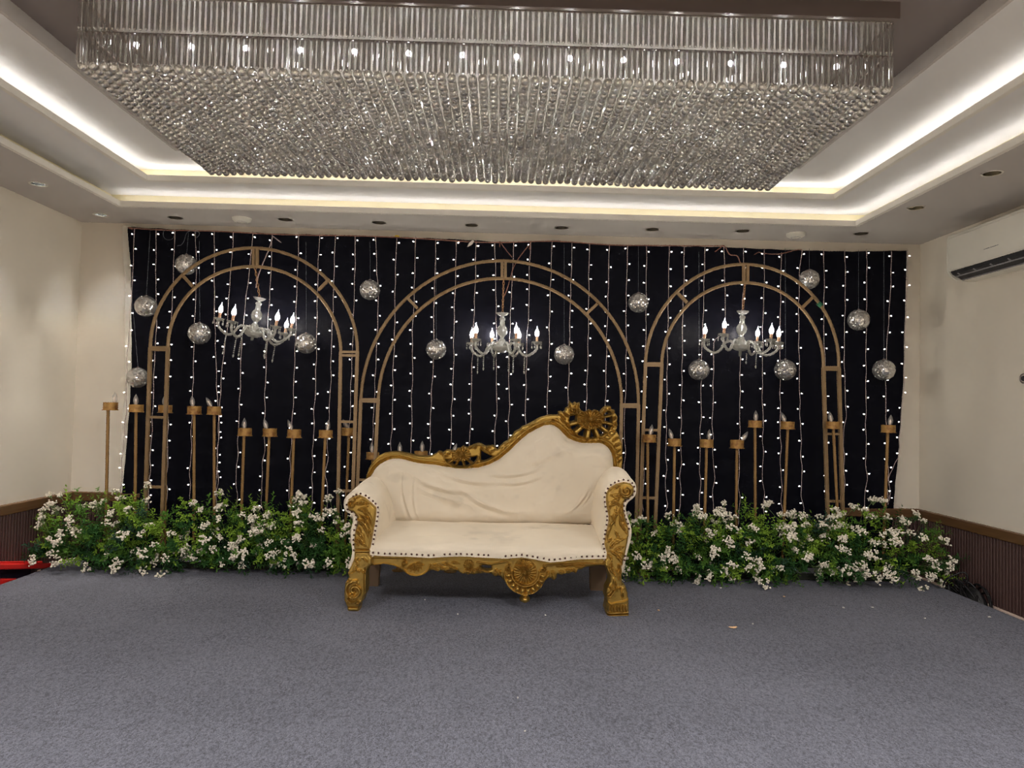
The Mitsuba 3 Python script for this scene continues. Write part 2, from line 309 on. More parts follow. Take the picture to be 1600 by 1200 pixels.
# ------------------------------------------------------------------ strings of fairy lights
WIRE = mat('light_wire', pbr((0.42, 0.33, 0.33), 0.45))
CABLE = mat('brown_cable', pbr((0.20, 0.085, 0.06), 0.5))
THREAD = mat('grey_thread', pbr((0.10, 0.11, 0.13), 0.6))
LED = mat('led_cap', pbr((0.8, 0.8, 0.75), 0.3))
strings = [
 [(358, 210), (440, 207), (505, 203), (570, 198), (650, 197), (700, 192), (790, 188)],
 [(357, 244), (450, 243.5), (510, 244.6), (570, 241), (640, 239), (715, 235), (800, 231)],
 [(359, 273.5), (420, 271), (480, 269), (520, 265), (577, 263), (624, 263), (700, 262), (790, 260)],
 [(360, 304.5), (402, 307), (464, 306), (503, 304), (547, 303), (582, 302), (618, 301), (650, 299.6), (709, 298.5), (764, 296), (785, 298)],
 [(361, 335), (395, 335), (491, 335), (545, 337), (582, 338), (624, 339.5), (654, 342), (700, 340), (760, 340), (800, 337)],
 [(362, 365), (395, 363), (442, 359), (491, 356), (520, 354.6), (547, 350.5), (573, 347), (599, 345.7), (625, 343.6), (700, 341), (735, 338), (780, 339)],
 [(363, 395), (395, 392.5), (442, 387.6), (472, 383.5), (545, 377), (617, 375), (655, 373), (695, 372), (725, 370), (764, 369), (800, 371)],
 [(366, 425), (395, 424.7), (443, 422.6), (498, 419), (545, 417), (614, 414), (653, 413.7), (705, 413), (722, 411), (764, 408), (800, 411)],
 [(365, 467), (402, 466), (471, 463), (514, 462.5), (549, 461), (599, 459), (648, 457.5), (667, 455.6), (700, 455), (753, 452), (800, 453)],
 [(365, 500), (395, 497.6), (488, 495.5), (563, 494), (610, 493), (644, 490.7), (690, 490), (713, 488), (764, 488.6), (805, 485)],
 [(367, 524), (395, 523), (491, 520), (545, 517.5), (595, 517), (648, 514), (695, 511), (716, 512), (742, 509), (766, 511), (815, 513)],
 [(369, 555), (409, 555), (488, 552.6), (555, 550.5), (596, 548.4), (651, 547), (702, 545), (752, 541), (800, 540)],
 [(370, 587), (425, 589), (460, 591.5), (505, 590), (558, 587.6), (607, 585.6), (660, 583.5), (683, 582), (740, 581)],
 [(370, 620), (425, 617.8), (477, 617), (535, 616.5), (576, 614), (626, 614), (697, 611), (740, 611)],
 [(371, 649.4), (426, 648), (470, 647), (526, 644), (576, 645), (629, 643), (679, 644), (700, 641), (745, 640)],
 [(373, 681), (429, 679.7), (477, 678), (522, 677.6), (579, 676.6), (629, 673.4), (685, 672), (745, 672)],
 [(374, 712.7), (429, 712), (481, 710), (532, 709), (582, 708.7), (638, 705.6), (691, 704.7), (745, 704)],
 [(375, 743.6), (429, 743), (484, 741), (535, 739), (585, 737), (635, 736), (688, 734), (740, 733)],
 [(377, 773), (429, 774.5), (481, 775), (538, 776.5), (582, 775), (632, 776.6), (682, 773), (735, 773)],
 [(378, 802.7), (422, 801), (460, 799), (522, 796.5), (585, 795), (638, 796), (682, 793.7), (720, 793)],
 [(378, 829.5), (422, 827), (477, 826.7), (538, 823), (579, 822.5), (632, 821), (700, 822)],
 [(377, 862.5), (429, 861), (477, 859), (547, 858), (600, 856), (641, 855), (700, 855)],
 [(379, 894), (429, 892.7), (477, 891), (522, 890), (579, 889), (629, 887.5), (690, 887)],
 [(382, 921), (429, 920), (470, 920), (532, 919), (579, 918), (638, 916), (700, 916)],
 [(383, 952), (442, 950.5), (484, 950), (522, 948), (585, 947), (635, 946), (700, 945)],
 [(384, 981), (442, 979), (492, 978), (535, 979), (566, 978), (619, 978), (647, 975), (697, 976.6), (730, 976), (790, 975)],
 [(385, 1010.5), (439, 1009.6), (487, 1009.6), (532, 1009), (571, 1007), (621, 1006.5), (654, 1006), (749, 1005.5), (800, 1004)],
 [(385, 1045.7), (436, 1044.6), (488, 1044), (532, 1043), (563, 1042.6), (612, 1042), (665, 1041), (715, 1040.5), (767, 1040.5), (789, 1042.5), (803, 1037)],
 [(386, 1069), (439, 1068.7), (490, 1066.6), (563, 1066), (612, 1065), (665, 1064), (715, 1064), (762, 1063), (815, 1062)],
 [(386, 1101.7), (443, 1100), (494, 1099), (532, 1097), (596, 1095.5), (645, 1095.5), (697, 1093.5), (745, 1094), (773, 1093.5), (810, 1093)],
 [(386, 1131), (411, 1132), (466, 1133), (514, 1134), (523, 1127), (532, 1115.5), (555, 1115), (607, 1114.5), (659, 1113), (707, 1114), (731, 1115.5), (755, 1115.5), (782, 1114), (805, 1114)],
 [(389, 1161.5), (448, 1162), (472, 1160), (520, 1158), (557, 1156.7), (599, 1156), (651, 1156), (705, 1155), (742, 1154.6), (777, 1155), (825, 1154.6)],
 [(391, 1194.5), (452, 1194), (507, 1191.7), (560, 1191.7), (611, 1191), (665, 1192.5), (742, 1191.7), (795, 1194), (815, 1195)],
 [(396, 1221), (430, 1220), (475, 1219.5), (532, 1219), (605, 1219), (657, 1219), (682, 1219.5), (735, 1220), (784, 1222), (815, 1222)],
 [(391, 1253), (421, 1249.5), (475, 1248), (524, 1248), (575, 1249), (626, 1249.5), (701, 1252), (750, 1252.5), (778, 1253), (815, 1256)],
 [(391, 1287), (446, 1288), (497, 1287), (549, 1288), (573, 1290), (600, 1290), (651, 1290), (675, 1292), (705, 1291), (753, 1293), (780, 1291), (802, 1296), (820, 1298)],
 [(392, 1320), (443, 1321), (496, 1320), (546, 1319), (596, 1320), (648, 1322), (670, 1319), (697, 1317.5), (740, 1320), (771, 1318.5), (800, 1317)],
 [(391, 1354), (425, 1354.5), (475, 1354), (547, 1353), (575, 1353), (624, 1353), (699, 1353), (750, 1354), (780, 1351.5), (810, 1351)],
 [(393, 1393), (442, 1392), (493, 1389), (543, 1385.5), (594, 1384), (635, 1384), (685, 1386), (746, 1387.5), (790, 1387)],
 [(393, 1418), (448, 1417.5), (499, 1414.5), (549, 1413), (600, 1412), (627, 1410), (650, 1408), (674, 1406), (701, 1405.5), (714, 1404), (723, 1398), (744, 1390), (787, 1389)],
]
where = ['outermost on the left, beside the white curtain edge', 'left of the first golden arch', 'at the left foot of the first golden arch', 'behind the hanging ball in the first arch', 'left of the first small chandelier',
 'crossing the left candles of the first small chandelier', 'at the canopy of the first small chandelier', 'just right of the first small chandelier column', 'right of the first small chandelier', 'next to the ball at the right of the first arch',
 'at the inner right side of the first arch', 'in the right upright of the first arch', 'between the first and the middle arch', 'at the left rim of the middle arch', 'at the left spoke of the middle arch', 'above the ball hanging left in the middle arch', 'second left of the middle chandelier',
 'first left of the middle chandelier arms', 'just left of the middle chandelier column', 'just right of the middle chandelier column', 'at the right arm of the middle chandelier', 'first right of the middle chandelier', 'behind the ball hanging right in the middle arch', 'above the carved crown of the sofa',
 'at the right spoke of the middle arch', 'by the ball between the middle and the right arch', 'beside the left upright of the right arch', 'at the inner left side of the right arch', 'crossing the left spoke of the right arch', 'behind the ball hanging left in the right arch', 'hooked to the left candles of the right chandelier',
 'down the middle of the right arch', 'at the right candles of the right chandelier', 'by the ball hanging right in the right arch', 'at the right spoke of the right arch', 'in the right upright of the right arch', 'just right of the right arch', 'beside the topmost ball on the far right',
 'above the lowest ball on the right end', 'outermost on the right, along the curtain edge']
YS = 6.11
bulb_shape = None
def led_mesh():
    m = trimesh.creation.icosphere(1, 1.0); m.apply_scale([0.0080, 0.0056, 0.0056]); return m
for si, (s, w) in enumerate(zip(strings, where)):
    t = thing('fairy_light_string', f'string of small white lights {w}', 'string lights', 'vertical light strings on the black curtain')
    s = np.array(s, float); vv = np.arange(s[0, 0], s[-1, 0] + 1, 6.0)
    amp = np.interp(vv, [370, 640, 800], [.25, .5, 1.3])
    uu = np.interp(vv, s[:, 0], s[:, 1]) + amp * np.sin(vv / 9.0 + si * 1.7) + amp * .5 * np.sin(vv / 5.3 + si)
    P = np.array([at(u, v, YS + .012 * math.sin(v / 31 + si)) for u, v in zip(uu, vv)])
    P = np.vstack([at(s[0, 1], s[0, 0] - 1.5, YC + .004), P])
    obj('wire', tube(P, 0.0027, 5), WIRE, t)
    v = s[0, 0] + rng.uniform(4, 10); side = 1 if rng.random() < .5 else -1
    while v < s[-1, 0] - 2:
        u = np.interp(v, vv, uu); p = at(u + side * 3.4, v, YS - .02)
        M = np.eye(4); a = rng.uniform(-.5, .5); M[:3, :3] = trimesh.transformations.rotation_matrix(a, [0, 1, 0])[:3, :3]; M[:3, 3] = p
        if bulb_shape is None: bulb_shape = mikit.ply(led_mesh(), LED, True)
        obj('bulb', bulb_shape, LED, t, tw=M, emitter=emit((1.0, 0.97, 0.80), FAIRY, 0.002))
        side = -side if rng.random() < .62 else side
        v += rng.uniform(21.5, 27)

# power cables along the curtain top and up from the arches
def cable(name, pts, Y, r, b, label, n=80, cat='cable'):
    q = smooth_curve([at(u, v, Y) for u, v in pts], n)
    if Y > 5.9: q = np.vstack([q[0] + [0, YC - Y, 0], q])
    return obj(name, tube(q, r, 6), b, label=label, cat=cat)
cable('supply_cable', [(200, 355.5), (245, 359), (330, 361), (428, 366), (523, 368), (600, 370), (690, 375), (775, 379), (865, 377), (960, 383), (1010, 383.5), (1069, 384), (1130, 384)], 6.09, .0045, CABLE,
      'thin brown supply cable running along the top edge of the black curtain')
cable('supply_cable', [(1130, 384), (1136, 391), (1141, 398), (1152, 400), (1156, 409), (1161, 412)], 5.95, .005, CABLE, 'brown cable dropping from the curtain top to the crown of the right arch', 40)
cable('supply_cable', [(1185, 394), (1205, 397), (1222, 396), (1240, 391.5), (1253, 390)], 6.08, .0035, CABLE, 'short sagging cable on the curtain top right of the right arch crown', 30)
cable('supply_cable', [(426, 369), (415, 402), (409, 416), (400, 450)], 5.95, .0045, WIRE, 'pale cable slanting from the curtain top to the first small chandelier', 30)
cable('supply_cable', [(829, 380), (813, 400), (803, 417), (795, 443), (786, 466)], 5.95, .004, CABLE, 'thin cable slanting from the curtain top down to the middle chandelier', 30)
cable('supply_cable', [(781, 377), (791, 391), (800, 402)], 5.95, .0035, CABLE, 'short cable slanting down right behind the crown of the middle arch', 20)
cable('loose_wire', [(259, 358), (255, 365), (257, 372), (265, 375), (272, 368)], 6.08, .0016, THREAD, 'loose loop of thin grey wire at the left end of the curtain top', 40)
cable('loose_wire', [(300, 360), (291, 366), (287, 378), (277, 384)], 6.08, .0016, THREAD, 'thin grey wire curling above the upper left ball', 40)
cable('loose_wire', [(305, 360), (311, 363), (310, 369), (305, 371)], 6.08, .0016, THREAD, 'tiny loop of grey wire beside the fourth light string', 30)

# paper tags on the curtain top
WPAPER = mat('white_paper', pbr((0.75, 0.73, 0.68), 0.8)); YPAPER = mat('yellow_paper', pbr((0.62, 0.43, 0.03), 0.7))
def flat(name, pts, Y, b, label, cat, th=.003):
    p = np.array(xz(pts, Y)); m = trimesh.creation.extrude_polygon(sg.Polygon(p), th, engine='earcut')
    m.vertices = np.stack([m.vertices[:, 0], Y - m.vertices[:, 2], m.vertices[:, 1]], 1); m.invert() if False else None
    m.fix_normals(); return obj(name, m, b, label=label, cat=cat)
flat('paper_tag', [(730, 386), (732, 381), (738, 375), (741, 376.5), (738, 382), (733, 385)], 6.07, WPAPER, 'small white paper tag hanging from the curtain top left of the middle arch crown', 'tag')
flat('paper_tag', [(616, 369.5), (619, 367), (624, 368.5), (624, 370.5)], 6.07, YPAPER, 'small yellow paper tag stuck at the curtain top', 'tag')
# ------------------------------------------------------------------ golden arches
def _arch(p, n, uv):
    a = pf(p[0] * 9, p[2] * 9, p[1] * 9, octaves=3)
    return mix((0.205, 0.130, 0.062), (0.285, 0.190, 0.100), a)
ARCH = mat('arch_paint', pbr(proc(_arch), 0.42, 0.25))
TUBE = 0.0135
def arch(label, Y, lo, li, ri, ro, top_o, top_i, vj, feet, bars, spokes):
    """lo, li, ri, ro: u of the four uprights at the joint height vj=(left, right); feet: the four u at v=800."""
    t = thing('metal_arch', label, 'arch', 'golden metal arches in front of the curtain')
    jl, jr = vj
    def half(ul, ur, ut, vt):
        L, R, C = at(ul, jl, Y), at(ur, jr, Y), at(ut, vt, Y); mid = (L + R) / 2; a = (R - L) / 2
        b = C - mid
        return np.array([mid - a * math.cos(s) + b * math.sin(s) for s in np.linspace(0, math.pi, 61)])
    oc, ic = half(lo + 2, ro - 2, *top_o), half(li - 2, ri + 2, *top_i)
    obj('outer_hoop', tube(oc, TUBE, 10), ARCH, t, smooth=50); obj('inner_hoop', tube(ic, TUBE, 10), ARCH, t, smooth=50)
    ups = []
    for u0, u1, v in ((lo + 2, feet[0] + 2, jl), (li - 2, feet[1] - 2, jl), (ri + 2, feet[2] + 2, jr), (ro - 2, feet[3] - 2, jr)):
        a, b = at(u0, v, Y), at(u1, 800, Y); d = b - a; b = a + d * (a[2] / (a[2] - b[2])); b[2] = 0.001
        ups.append((a, b)); obj('upright', tube([a, b], TUBE * 1.35, 4), ARCH, t)
    def onup(k, v):
        a, b = ups[k]; z = at(400 if k < 2 else 1000, v, Y)[2]
        # z of the bar at its own place
        return a + (b - a) * ((a[2] - z) / (a[2] - b[2]))
    def bar(p, q, r=TUBE, n=4): obj('crossbar', tube([p, q], r * 1.08, n), ARCH, t)
    for side, vs in ((0, bars[0]), (2, bars[1])):
        for v in vs:
            a, b = ups[side], ups[side + 1]
            um = (lo + li) / 2 if side == 0 else (ri + ro) / 2
            z = at(um, v, Y)[2]
            f = lambda ab: ab[0] + (ab[1] - ab[0]) * np.clip((ab[0][2] - z) / (ab[0][2] - ab[1][2]), 0, 1)
            bar(f(a), f(b))
    for (u0, v0), (u1, v1), r in spokes: obj('spoke', tube([at(u0, v0, Y), at(u1, v1, Y)], r * 1.2, 4), ARCH, t)
    return t
arch('golden arch on the left of the curtain holding the first small chandelier', 5.80, 233, 264.5, 530.5, 560.5, (398, 387.5), (398, 416.5), (543, 550), (225, 256, 526, 552.5),
     ((539.5, 546.5, 652, 761), (548.5, 555.5, 659, 767)), (((285, 430), (301.5, 448), TUBE), ((515, 436), (497.5, 453.5), TUBE), ((396.3, 388), (396.3, 416), TUBE), ((402, 388), (402, 416), TUBE)))
arch('tall wide golden arch in the middle, behind the sofa', 5.83, 562, 593, 969, 999.5, (787, 407.5), (787, 435), (624, 632), (555, 584.5, 966, 996.5),
     ((620.5, 627.2, 750), (628.5, 635.5, 760)), (((636, 465), (652.5, 482), TUBE), ((933, 475), (917, 490), TUBE), ((784.3, 408), (784.3, 434), TUBE), ((789.7, 408), (789.7, 434), TUBE)))
arch('golden arch on the right of the curtain holding the third small chandelier', 5.80, 1006.5, 1036, 1284.5, 1312.5, (1165, 413), (1165, 441.5), (568, 574), (998.5, 1026.5, 1291, 1318.5),
     ((564, 571, 672, 778), (570.5, 577.5, 678, 783)), (((1057.5, 457), (1073.5, 473), TUBE), ((1269.5, 465), (1253, 481), TUBE), ((1162, 413), (1162, 441), TUBE), ((1168, 413), (1168, 441), TUBE)))
# dab of green tape on the right arch
GTAPE = mat('green_tape', pbr((0.01, 0.10, 0.045), .5))
obj('green_tape', tube([at(1278, 473, 5.80), at(1283, 478, 5.80)], .021, 8), GTAPE, label='bit of green tape wrapped round the hoop of the right arch', cat='tape')

# ------------------------------------------------------------------ mirror balls
MIRROR = mat('mirror_tile', {'type': 'twosided', 'b': {'type': 'blendbsdf', 'weight': 0.18, 'a': {'type': 'roughconductor', 'material': 'none', 'alpha': .03, 'specular_reflectance': rgb(.95, .95, .94)}, 'b': {'type': 'diffuse', 'reflectance': rgb(.80, .81, .80)}}})
def mirror_tiles(R, rows=22, seed=0):
    r = np.random.default_rng(seed); V, F = [], []
    for i in range(rows):
        th0, th1 = math.pi * (i + .06) / rows, math.pi * (i + .94) / rows
        n = max(4, int(round(2 * rows * math.sin((th0 + th1) / 2)))); off = r.random()
        for k in range(n):
            p0, p1 = 2 * math.pi * (k + .05 + off) / n, 2 * math.pi * (k + .95 + off) / n
            q = np.array([[math.sin(t) * math.cos(p), math.sin(t) * math.sin(p), math.cos(t)] for t, p in ((th0, p0), (th1, p0), (th1, p1), (th0, p1))])
            c = q.mean(0); c /= np.linalg.norm(c)
            nrm = c + r.normal(0, .16, 3); nrm /= np.linalg.norm(nrm)
            q = q - np.outer((q - c) @ nrm, nrm)
            b = len(V); V += list(q * R); F += [[b, b + 1, b + 2], [b, b + 2, b + 3]]
    return trimesh.Trimesh(V, F, process=False)
balls = [(291, 413.5, 361, 15.8, 'half behind the top left of the first arch'), (228, 478.5, 360, 16.2, 'left of the first arch'), (311.5, 521, 400, 16.8, 'inside the first arch, left of its chandelier'), (478, 536.5, 455, 16, 'inside the first arch, right of its chandelier'),
 (215, 590, 356, 15.6, 'lowest on the left, beside the first arch upright'), (578, 453, 371, 15.8, 'between the first and the middle arch'), (681.5, 546, 470, 15.6, 'inside the middle arch, left of its chandelier'), (881.5, 554, 478, 15.6, 'inside the middle arch, right of its chandelier'),
 (997.5, 473, 384, 15.6, 'between the middle and the right arch'), (1264.5, 436.5, 391, 15.4, 'half behind the top right of the right arch'), (1341.5, 500, 392, 16.4, 'right of the right arch, the higher of two'), (1092, 578, 470, 16.2, 'inside the right arch, left of its chandelier'),
 (1227, 578, 478, 16.5, 'inside the right arch, right of its chandelier'), (1381, 578, 393, 16.5, 'lowest on the right end of the curtain')]
YBALL = 6.01
ball_tops = {2: 391, 3: 425, 6: 465, 7: 460, 11: 455, 12: 448}
for i, (u, v, vt, r, w) in enumerate(balls):
    c = at(u, v, YBALL - .02); R = r * c[1] / FOC
    t = thing('mirror_ball', f'silver mirror ball {w}', 'mirror ball', 'mirror balls hung before the curtain')
    obj('core', trimesh.creation.icosphere(3, R * .985), GREYM, t, tw=T().translate(c.tolist()), smooth=True)
    m = mirror_tiles(R, 20, i); m.apply_transform(trimesh.transformations.rotation_matrix(rng.normal(0, .06), [1, .3, 0]))
    obj('mirror_tiles', m, MIRROR, t, tw=T().translate(c.tolist()), kind='stuff')
    cap = lathe([(.0001, R * 1.0), (.010, R * .99), (.010, R * 1.06), (.004, R * 1.09), (.0001, R * 1.09)], 10)
    obj('cap', cap, GREYM, t, tw=T().translate(c.tolist()))
    top = at(u - (3 if i in (1,) else 0) + (4 if i == 0 else 0) - (11 if i == 4 else 0) + (10 if i == 1 else 0), {0: 361, 1: 358, 4: 440}.get(i, 380 + (u - 800) * .018), YC + .006)
    obj('thread', tube([c + [0, 0, R * 1.05], top], .0016, 4), THREAD, t)

# ------------------------------------------------------------------ candle stands
def _can(p, n, uv):
    a = pf(p[0] * 40, p[1] * 40, p[2] * 40, octaves=3)
    return mix((0.36, 0.20, 0.06), (0.24, 0.11, 0.034), ss(.45, .72, a))
CAN = mat('rusty_gold', pbr(proc(_can), 0.45, 0.45))
POLE = mat('pole_gold', pbr(proc(lambda p, n, uv: mix((0.33, 0.20, 0.075), (0.20, 0.105, 0.035), pf(p[0] * 30, p[1] * 30, p[2] * 11, octaves=3))), 0.45, 0.35))
BULBG = mat('bulb_glass', {'type': 'blendbsdf', 'weight': .13, 'a': {'type': 'thindielectric', 'int_ior': 1.7}, 'b': {'type': 'twosided', 'b': {'type': 'roughplastic', 'diffuse_reflectance': rgb(.75, .75, .74), 'alpha': .08}}})
BULBI = mat('bulb_core', pbr((0.85, 0.70, 0.58), 0.3))
BULBC = mat('bulb_collar', pbr((0.72, 0.68, 0.62), 0.3, .3))
# u of cup, v of its top and bottom, pole u at top / at v=790, bulb u, lean of bulb (deg), depth, lean label
stands = [(172.5, 628.6, 641, 169, 166, 179, 0, 5.715, 'outermost on the left, against the cream wall'),
 (212.7, 632, 644, 212.6, 211, 212, 0, 5.715, 'second from the left, at the curtain edge'),
 (258, 633, 645, 259, 258, 257, 0, 5.90, 'third from the left, behind the first arch upright'),
 (303.5, 634.5, 647.5, 303.5, 303, 300.5, -6, 5.715, 'speckled cup, right of the first arch upright'),
 (334.5, 635, 648, 334.7, 334.7, 327, -30, 5.715, 'tall, bulb tipped left beside two joined strings'),
 (382.5, 669, 681, 381.4, 377.5, 381.5, 0, 5.715, 'low, upright bulb, in the middle of the first arch'),
 (421.5, 669.5, 682, 420.6, 416, 415, -16, 5.715, 'second low one in the first arch'),
 (459.5, 671, 684, 459, 455, 453.5, -22, 5.715, 'low, bulb tipped left, third one in the first arch'),
 (508.7, 672, 684, 508, 503.5, 512, 4, 5.715, 'low, in front of the right foot of the first arch'),
 (544, 668.6, 680.6, 545, 541, 540.5, -30, 5.905, 'behind the right upright of the first arch'),
 (582.3, 706.7, 717.7, 582.3, 581, 581, -4, 5.905, 'behind the left top of the sofa frame'),
 (625, 707, 719, 625, 624, 624.5, 0, 5.715, 'leftmost of three bulbs showing over the sofa back'),
 (657.7, 705, 717, 657.7, 657, 659.4, 0, 5.715, 'cup just showing over the sofa back'),
 (706, 708, 720, 706, 705, 710, 16, 5.715, 'bulb showing beside the low carved shell of the sofa back'),
 (1014.5, 679, 691, 1012, 1012, 1017, 8, 5.715, 'in front of the left upright of the right arch'),
 (1054, 685.4, 697, 1054, 1052.6, 1048.5, -16, 5.715, 'low, bulb tipped left, in the right arch'),
 (1104, 686.5, 699, 1104, 1101.7, 1108, 2, 5.715, 'low, in the middle of the right arch'),
 (1151.5, 687.5, 700.5, 1151.3, 1150.5, 1162.5, 32, 5.715, 'low, bulb tipped far right, in the right arch'),
 (1179.7, 657, 668, 1179.7, 1180, 1180.8, 0, 5.715, 'taller, upright bulb, below the right chandelier'),
 (1230.5, 658.7, 670.7, 1230.7, 1226, 1224.5, -22, 5.715, 'taller, bulb tipped left, right of the right chandelier'),
 (1301.7, 658.7, 670, 1302, 1308, 1298, -12, 5.715, 'leaning, in front of the right foot of the right arch'),
 (1388, 664, 676, 1387, 1383, 1391, 6, 5.715, 'outermost on the right end of the curtain')]
def bulb_meshes():
    g = [(.0080, 0), (.0125, .008), (.0165, .020), (.0170, .030), (.0148, .044), (.0098, .058), (.0035, .070), (.0003, .076)]
    c = [(.0001, .002), (.0070, .004), (.0070, .036), (.004, .046), (.0001, .046)]
    k = [(.0001, -.016), (.0085, -.016), (.0085, -.002), (.0070, .003), (.0001, .003)]
    return lathe(g, 14), lathe(c, 8), lathe(k, 12)
glass_m, core_m, coll_m = bulb_meshes()
GL, CO, CL = mikit.ply(glass_m, BULBG, True), mikit.ply(core_m, BULBI, 40), mikit.ply(coll_m, BULBC, 40)
for (u, v0, v1, pu0, pu1, bu, lean, Y, w) in stands:
    t = thing('candle_stand', f'rusty golden candle stand, {w}', 'candle stand', 'pole stands with unlit candle bulbs')
    a, b = at(u, v0, Y), at(u, v1, Y); h = a[2] - b[2]; r = .0525
    tilt = T().translate([b[0], b[1], b[2]])
    cup = lathe([(.0001, .004), (r * 1.13, .0), (r * 1.13, .004), (r, .005), (r, h), (r * .95, h), (r * .95, .012), (.0001, .012)], 28)
    obj('cup', cup, CAN, t, tw=tilt, smooth=40)
    p1 = at(pu1, 790, Y); p0 = np.array([at(pu0, v1, Y)[0], Y, b[2] + .002])
    d = p1 - p0; foot = p0 + d * (p0[2] / (p0[2] - p1[2])); foot[2] = 0.004
    obj('pole', tube([p0, foot], .0118, 10), POLE, t, smooth=50)
    base = lathe([(.0001, 0), (.05, 0), (.05, .006), (.02, .010), (.016, .03), (.0001, .03)], 24)
    obj('base', base, POLE, t, tw=T().translate([foot[0], foot[1], .003]), smooth=40)
    bb = at(bu, v0 + 1.5, Y); bx_ = (bb[0] - a[0]) - .03 * math.sin(math.radians(lean))
    M = T().translate([a[0] + bx_, Y, a[2] - .004]).rotate([0, 1, 0], lean).scale(1.15)
    k = obj('bulb', GL, BULBG, t, tw=M); obj('filament_core', CO, BULBI, k, tw=M); obj('collar', CL, BULBC, k, tw=M)
# ------------------------------------------------------------------ grand crystal ceiling light
CRYSTAL = mat('crystal', {'type': 'blendbsdf', 'weight': 0.46, 'a': {'type': 'dielectric', 'int_ior': 1.58, 'ext_ior': 1.0},
                          'b': {'type': 'twosided', 'b': {'type': 'roughconductor', 'material': 'none', 'alpha': 0.045, 'specular_reflectance': rgb(.84, .825, .80)}}})
G = thing('crystal_ceiling_light', 'huge rectangular crystal chandelier with glass rod sides and beaded underside on the ceiling', 'chandelier')
GX0, GX1, GY0, GY1, GZ = -1.882, 1.717, 3.144, 4.602, 2.75
ZT = 3.06
frame = rect(GX0 - .015, GX1 + .02, GY0 - .02, GY1 + .02)
obj('canopy', extr(frame, ZT, Z4), GREYM, G)
obj('reflector_plate', extr(grow(frame, -.03), ZT - .006, ZT - .001), mat('brushed_steel', pbr((.45, .435, .41), .45, .5)), G)
obj('frame_rail', extr(grow(frame, -.034) - grow(frame, -.046), 2.900, 2.907), GREYM, G)
def rod_mesh(h, w=.0155, d=.010):
    """flat faceted bar with pointed ends"""
    s = [(-w / 2, 0), (-w / 4, -d / 2), (w / 4, -d / 2), (w / 2, 0), (w / 4, d / 2), (-w / 4, d / 2)]
    V = [[0, 0, 0]] + [[x, y, .009] for x, y in s] + [[x, y, h - .009] for x, y in s] + [[0, 0, h]]
    n = 6; F = []
    for k in range(n):
        j = (k + 1) % n
        F += [[0, 1 + j, 1 + k], [1 + k, 1 + j, 7 + j], [1 + k, 7 + j, 7 + k], [13, 7 + k, 7 + j]]
    m = trimesh.Trimesh(V, F, process=False); m.fix_normals(); return m
NROD = 148
rod_lo, rod_hi = mikit.ply(rod_mesh(.150), CRYSTAL), mikit.ply(rod_mesh(.148), CRYSTAL)
def rod_places():
    xs = np.linspace(GX0 + .008, GX1 - .008, NROD)
    ys = np.arange(GY0 + .024, GY1 - .01, .0244)
    fr = [(x, GY0, 0) for x in xs]; bk = [(x, GY1, 0) for x in xs]
    sd = [(GX0, y, 90) for y in ys] + [(GX1, y, 90) for y in ys]
    return fr, bk + sd
fr, rest = rod_places()
def rod_tw(x, y, a, z): return T().translate([x, y, z]).rotate([0, 0, 1], a + float(rng.normal(0, 6))).rotate([0, 1, 0], float(rng.normal(0, .5)))
for z, sh in ((2.752, rod_lo), (2.906, rod_hi)):
    for x, y, a in fr: obj('crystal_rod', sh, CRYSTAL, G, tw=rod_tw(x, y, a, z))
ms = []
for z, h in ((2.752, .150), (2.906, .148)):
    for x, y, a in rest:
        m = rod_mesh(h); m.apply_transform(np.array(rod_tw(x, y, a, z).matrix)); ms.append(m)
obj('crystal_rod_fringe', cat_(ms), CRYSTAL, G, kind='stuff')
# beaded underside: strings of faceted balls running front to back
def bead(r):
    m = trimesh.creation.icosphere(1, r); return m
NS, NB = 78, 33
xs = np.linspace(GX0 + .022, GX1 - .022, NS)
bm = bead(.0212)
for i, x in enumerate(xs):
    ms = []
    for k in range(NB):
        y = GY0 + .02 + k * (GY1 - GY0 - .04) / (NB - 1)
        m = bm.copy(); m.apply_transform(trimesh.transformations.random_rotation_matrix(rng.random(3)))
        m.apply_translation([x + rng.normal(0, .0012), y, GZ + rng.normal(0, .0012) + .004 * math.sin(k * .5 + i)]); ms.append(m)
    obj('bead_string', cat_(ms), CRYSTAL, G)
# small lamps inside
lamp = trimesh.creation.icosphere(2, .013)
LP = mikit.ply(lamp, LEDW, True)
for iy, y in enumerate((GY0 + .16, (GY0 + GY1) / 2, GY1 - .16)):
    for k in range(14):
        x = GX0 + .18 + (GX1 - GX0 - .36) * k / 13
        obj('lamp', LP, LEDW, G, tw=T().translate([x, y, 2.922]), emitter=emit((1.0, .95, .86), GRAND_LAMP, .6))
        
